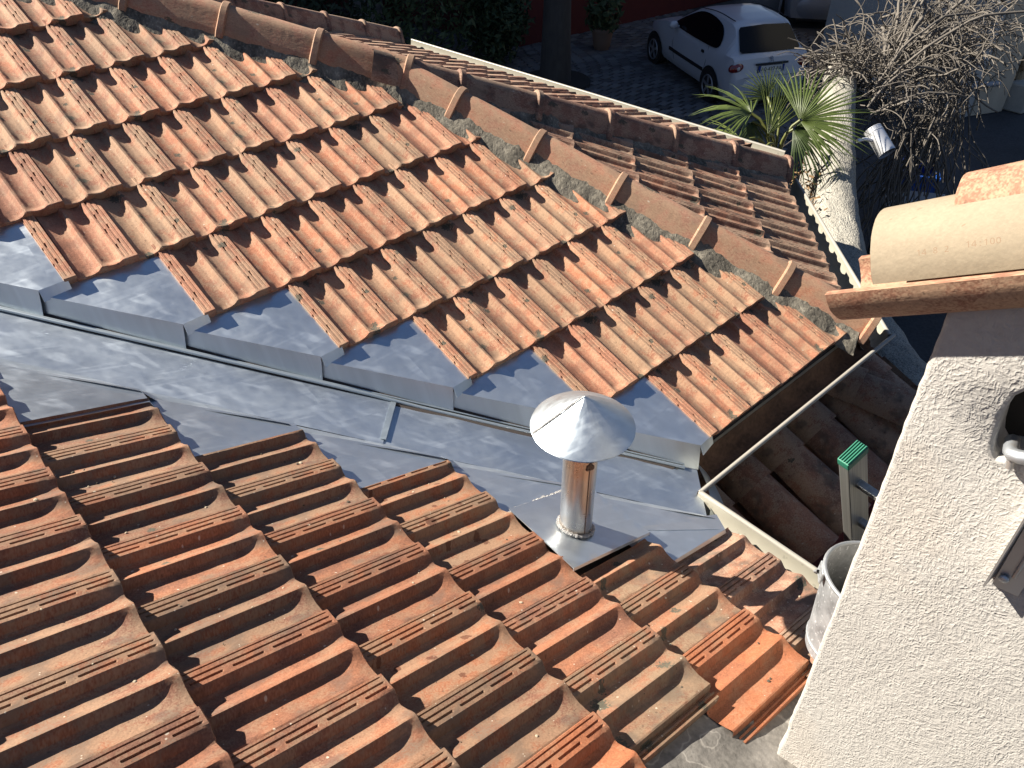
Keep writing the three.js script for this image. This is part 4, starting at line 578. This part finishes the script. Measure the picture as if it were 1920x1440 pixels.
// ---------------------------------------------------------------- parked cars
function makeCar(c, paint, o = {}) {
  const TOP = [[0, .60], [.02, .70], [.05, .90], [.13, .975], [.50, 1.36], [.62, 1.405], [1.0, 1.43], [1.5, 1.425], [1.85, 1.37], [2.2, 1.2], [2.62, .99], [2.75, .955], [3.2, .87], [3.55, .76], [3.75, .60], [3.83, .42]], WID = [[0, .70], [.05, .76], [.2, .805], [.7, .825], [2, .83], [3, .80], [3.5, .73], [3.75, .58], [3.83, .44]], ROOF = [[0, .66], [.13, .63], [.5, .55], [1, .56], [1.9, .58], [2.62, .66], [3.2, .66], [3.83, .40]];
  const sec = x => { const t = pl(TOP, x), w = pl(WID, x), r = Math.min(w * .97, pl(ROOF, x)), b = Math.min(.93, t - .035), L = [[0, .2], [w * .9, .2], [w * .975, .30], [w, .52], [w * .99, Math.min(.78, b - .05)], [w * .955, b], [r, Math.max(b + .01, t - .045)], [r * .86, t - .012], [r * .4, t], [0, t]]; return L; };
  const hw = (x, y) => { const s = sec(x); for (let i = 2; i < 8; i++) if (y >= s[i - 1][1] && y <= s[i][1]) return mix(s[i - 1][0], s[i][0], (y - s[i - 1][1]) / Math.max(1e-6, s[i][1] - s[i - 1][1])); return s[3][0]; };
  const xs = []; for (let i = 0; i <= 60; i++) { const t = i / 60; xs.push(3.83 * (t < .25 ? t * t * 2.2 : .1375 + (t - .25) * 1.15)); }
  const body = surf(18, 60, (u, v) => { const x = xs[Math.round(v * 60)], s = sec(x), k = Math.round(u * 18), q = k <= 9 ? s[k] : s[18 - k]; return [x, q[1], (k <= 9 ? -1 : 1) * q[0]]; });
  const cap = new THREE.ShapeGeometry(new THREE.Shape([...sec(0).map(q => new THREE.Vector2(-q[0], q[1])), ...sec(0).slice(1, -1).reverse().map(q => new THREE.Vector2(q[0], q[1]))])); cap.rotateY(-Math.PI / 2);
  const bm = mesh('body', crease(merge([body, cap]), .55), paint, c);
  const glass = new THREE.MeshPhysicalMaterial({ color: lin(.004, .005, .007), roughness: .12, specularIntensity: .35 }), black = mat({ color: lin(.012, .012, .013), roughness: .6 }), lampR = new THREE.MeshPhysicalMaterial({ color: lin(.16, .006, .006), roughness: .2, clearcoat: 1 }), clear = mat({ color: lin(.5, .48, .46), roughness: .25 }), chrome = mat({ color: lin(.25, .3, .38), metalness: .9, roughness: .3 }), tyre = mat({ color: lin(.012, .012, .012), roughness: .9 }), alloy = mat({ color: lin(.4, .41, .43), metalness: .7, roughness: .4 });
  const sidePatch = (pts, s, off) => { const g = new THREE.ShapeGeometry(new THREE.Shape(new THREE.SplineCurve(pts.map(p => new THREE.Vector2(...p))).getPoints(40))), p = g.attributes.position; for (let i = 0; i < p.count; i++) p.setZ(i, s * (hw(p.getX(i), p.getY(i)) + off)); g.computeVertexNormals(); return g; };
  const win = [[.60, 1.03], [.66, 1.17], [.86, 1.305], [1.25, 1.365], [1.65, 1.345], [2.05, 1.20], [2.42, 1.0], [2.3, .955], [1.6, .94], [.9, .945], [.66, .965], [.60, 1.03]];
  for (const s of [-1, 1]) mesh('side_window', sidePatch(win, s, .022), glass, c);
  const rx = y => y > .975 ? .13 + (y - .975) * .961 : .05 + (y - .90) * 1.06;
  const rearPatch = (pts, off) => { const g = new THREE.ShapeGeometry(new THREE.Shape(pts.map(p => new THREE.Vector2(...p)))); const p = g.attributes.position; for (let i = 0; i < p.count; i++) { const z = p.getX(i), y = p.getY(i); p.setXYZ(i, rx(y) - off, y + off * .6, z); } g.computeVertexNormals(); return g; };
  mesh('rear_window', rearPatch([[-.60, 1.02], [-.57, .985], [0, .976], [.57, .985], [.60, 1.02], [.52, 1.30], [.48, 1.335], [0, 1.35], [-.48, 1.335], [-.52, 1.30]], .008), glass, c);
  const ws = surf(6, 6, (u, v) => { const x = mix(1.92, 2.58, v), z = mix(-.5, .5, u) * mix(1, 1.16, v); return [x, pl(TOP, x) + .006, z]; }); mesh('windscreen', ws, glass, c);
  for (const s of [-1, 1]) { const l = mesh('tail_lamp', new THREE.SphereGeometry(1, 20, 14).scale(.085, .088, .15).rotateX(s * .18).translate(.085, .765, s * .665), lampR, c); mesh('lens', new THREE.SphereGeometry(.04, 14, 10).scale(.6, 1, 1).translate(.018, .765, s * .66), clear, l); }
  mesh('bumper_strip', surf(16, 1, (u, v) => { const z = mix(-.72, .72, u); return [-.014 + .16 * Math.pow(Math.abs(z) / .72, 6), mix(.40, .52, v), z]; }), black, c);
  mesh('rear_bumper', crease(surf(20, 6, (u, v) => { const z = mix(-.77, .77, u), e = Math.pow(Math.abs(z) / .77, 5); return [-.005 - .035 * Math.sin(v * Math.PI) + .20 * e, mix(.20, .60, v), z * (1 + .02 * Math.sin(v * Math.PI))]; }), .7), paint, c);
  mesh('grip_strip', box(.03, .035, .66, .0, .815, 0, .012), black, c);
  const cv = document.createElement('canvas'); cv.width = 512; cv.height = 112; const x = cv.getContext('2d'); x.fillStyle = '#d8d8d2'; x.fillRect(0, 0, 512, 112); x.fillStyle = '#173a8c'; x.fillRect(0, 0, 46, 112); x.fillRect(466, 0, 46, 112); x.fillStyle = '#0b0b0b'; x.font = 'bold 84px sans-serif'; x.textAlign = 'center'; x.textBaseline = 'middle'; x.fillText(o.plate, 256, 60, 400);
  const pt = new THREE.CanvasTexture(cv); pt.colorSpace = THREE.SRGBColorSpace; pt.magFilter = THREE.LinearFilter;
  const pg = new THREE.PlaneGeometry(.52, .115); pg.rotateY(-Math.PI / 2); const plate = mesh('number_plate', box(.008, .12, .53, .006, .725, 0), black, c); mesh('plate_face', pg.translate(.001, .725, 0), mat({ map: pt, roughness: .5 }), plate);
  if (o.emblem) { const e = (l) => tube(l.map(([a, b]) => [.028 + b * .2, .885 + b, a]), .006, 6); mesh('emblem', merge([e([[-.01, .045], [-.035, .04], [-.04, .015], [-.015, .02]]), e([[-.01, .045], [.012, .03], [.018, -.01], [.035, -.045]]), e([[.005, .01], [-.01, -.02], [-.02, -.045]]), e([[0, .03], [-.03, -.002]])]), chrome, c); }
  mesh('trim_line', merge([box(.004, .004, 1.1, -.028, .605, 0), ...[-1, 1].map(s => tube([[.60, 1.412, s * .52], [1.2, 1.432, s * .535], [1.86, 1.365, s * .55]], .009, 5))]), black, c);
  for (const s of [-1, 1]) {
    mesh('side_strip', (() => { const g = []; for (let i = 0; i < 8; i++) { const a = .98 + i * .18; g.push(box(.18, .06, .02, a + .09, .50, s * (hw(a, .5) + .006))); } return merge(g); })(), black, c);
    const d = mesh('door', merge([tube([[.92, .93, s * (hw(.92, .92) + .001)], [.93, .6, s * (hw(.93, .6) + .001)], [1.02, .34, s * (hw(1.02, .34) + .001)]], .004, 5), tube([[2.3, .93, s * (hw(2.3, .92) + .001)], [2.32, .6, s * (hw(2.3, .6) + .001)], [2.2, .34, s * (hw(2.2, .34) + .001)]], .004, 5)]), black, c);
    mesh('handle', box(.10, .05, .03, 1.08, .80, s * (hw(1.08, .8) + .004), .012), black, d);
    mesh('mirror', merge([new THREE.SphereGeometry(.1, 14, 10).scale(.7, .75, .95).translate(2.2, .99, s * .90), box(.05, .03, .1, 2.2, .96, s * .83)]), o.mirror || black, c);
    for (const wx of [.68, 3.1]) {
      mesh('wheel_arch', new THREE.CircleGeometry(.335, 32).rotateY(s < 0 ? Math.PI : 0).translate(wx, .31, s * (.835)), black, c);
      const w = mesh('wheel', new THREE.CylinderGeometry(.29, .29, .17, 36).rotateX(Math.PI / 2).translate(wx, .29, s * .757), tyre, c);
      const rim = [new THREE.TorusGeometry(.19, .014, 8, 32).translate(wx, .29, s * .846), new THREE.CylinderGeometry(.05, .05, .02, 16).rotateX(Math.PI / 2).translate(wx, .29, s * .848)]; for (let i = 0; i < 5; i++) { const b = box(.045, .17, .014, 0, .10, 0); b.rotateZ(i * 1.2566); b.translate(wx, .29, s * .848); rim.push(b); } mesh('rim', merge(rim), alloy, w);
    }
  }
  mesh('exhaust_valance', box(.05, .12, 1.1, .03, .20, 0, .02), black, c);
}
{
  const w = new THREE.MeshPhysicalMaterial({ color: lin(.48, .50, .54), roughness: .32, clearcoat: .6, clearcoatRoughness: .08 });
  const c = thing('parked_car', 'small white three-door hatchback parked in the shaded courtyard', 'car', 'cars parked in the courtyard'); makeCar(c, w, { plate: 'AQ-427-PA', emblem: true, mirror: w });
  c.position.set(10.29, -3.205, -6.47); c.rotation.setFromRotationMatrix(new THREE.Matrix4().makeBasis(V(.436, 0, -.9), V(0, 1, 0), V(.9, 0, .436)));
  const g = new THREE.MeshPhysicalMaterial({ color: lin(.30, .33, .38), metalness: .4, roughness: .35, clearcoat: .5 });
  const d = thing('parked_car', 'grey estate car cut off by the top edge beside the grey house', 'car', 'cars parked in the courtyard'); makeCar(d, g, { plate: 'G15 ASM' });
  d.position.set(15.75, -3.205, -8.55); d.scale.set(1.15, 1.15, 1.1); d.rotation.setFromRotationMatrix(new THREE.Matrix4().makeBasis(V(.82, 0, -.572), V(0, 1, 0), V(.572, 0, .82)));
}
// ---------------------------------------------------------------- grit and moss crumbs lying on the near tiles
{
  const r = rng(909), bits = [[], []], P = V();
  for (let i = 0; i < 420; i++) {
    const e = r() * 5.6, m = mix(-2, 8, r()), k = Math.floor(e), t = (e - k) * G; if (t > .29 || t < .02) continue; const first = [5.29, 4.82, 2.15, 0.7, -0.75, -2.2][k], last = [8.3, 7.5, 7, 7.5, 9, 9][k]; if (m < first + .1 || m > last - .1) continue;
    const s = (((m - (k % 2 ? .5 : 0)) % 1 + 1) % 1) * TW, low = (s > .072 && s < .1) || (s > .142 && s < .19); if (!low && r() < .8) continue;
    const h = pl(PROF.near.body, s) - PROF.near.top - .027 * t / G, q = .0012 + .0034 * r() * r(), g = new THREE.IcosahedronGeometry(q, 0); g.scale(1 + r(), .7, 1 + r() * .6); g.rotateY(r() * 6);
    P.copy(PB.o).addScaledVector(PB.s, ZB + m * TW).addScaledVector(PB.t, k * G + t).addScaledVector(PB.n, h + q * .4); g.translate(P.x, P.y, P.z); bits[r() < .45 ? 0 : 1].push(g);
  }
  tag(mesh('roof_grit', merge(bits[0]), mat({ color: lin(.34, .28, .2), roughness: .95 }), scene), 'pale crumbs of mortar scattered over the near tiles', null, null, 'stuff');
  tag(mesh('moss_crumbs', merge(bits[1]), mat({ color: lin(.06, .05, .035), roughness: 1 }), scene), 'dark dry moss crumbs scattered over the near tiles', null, null, 'stuff');
}
renderer.render(scene, camera);
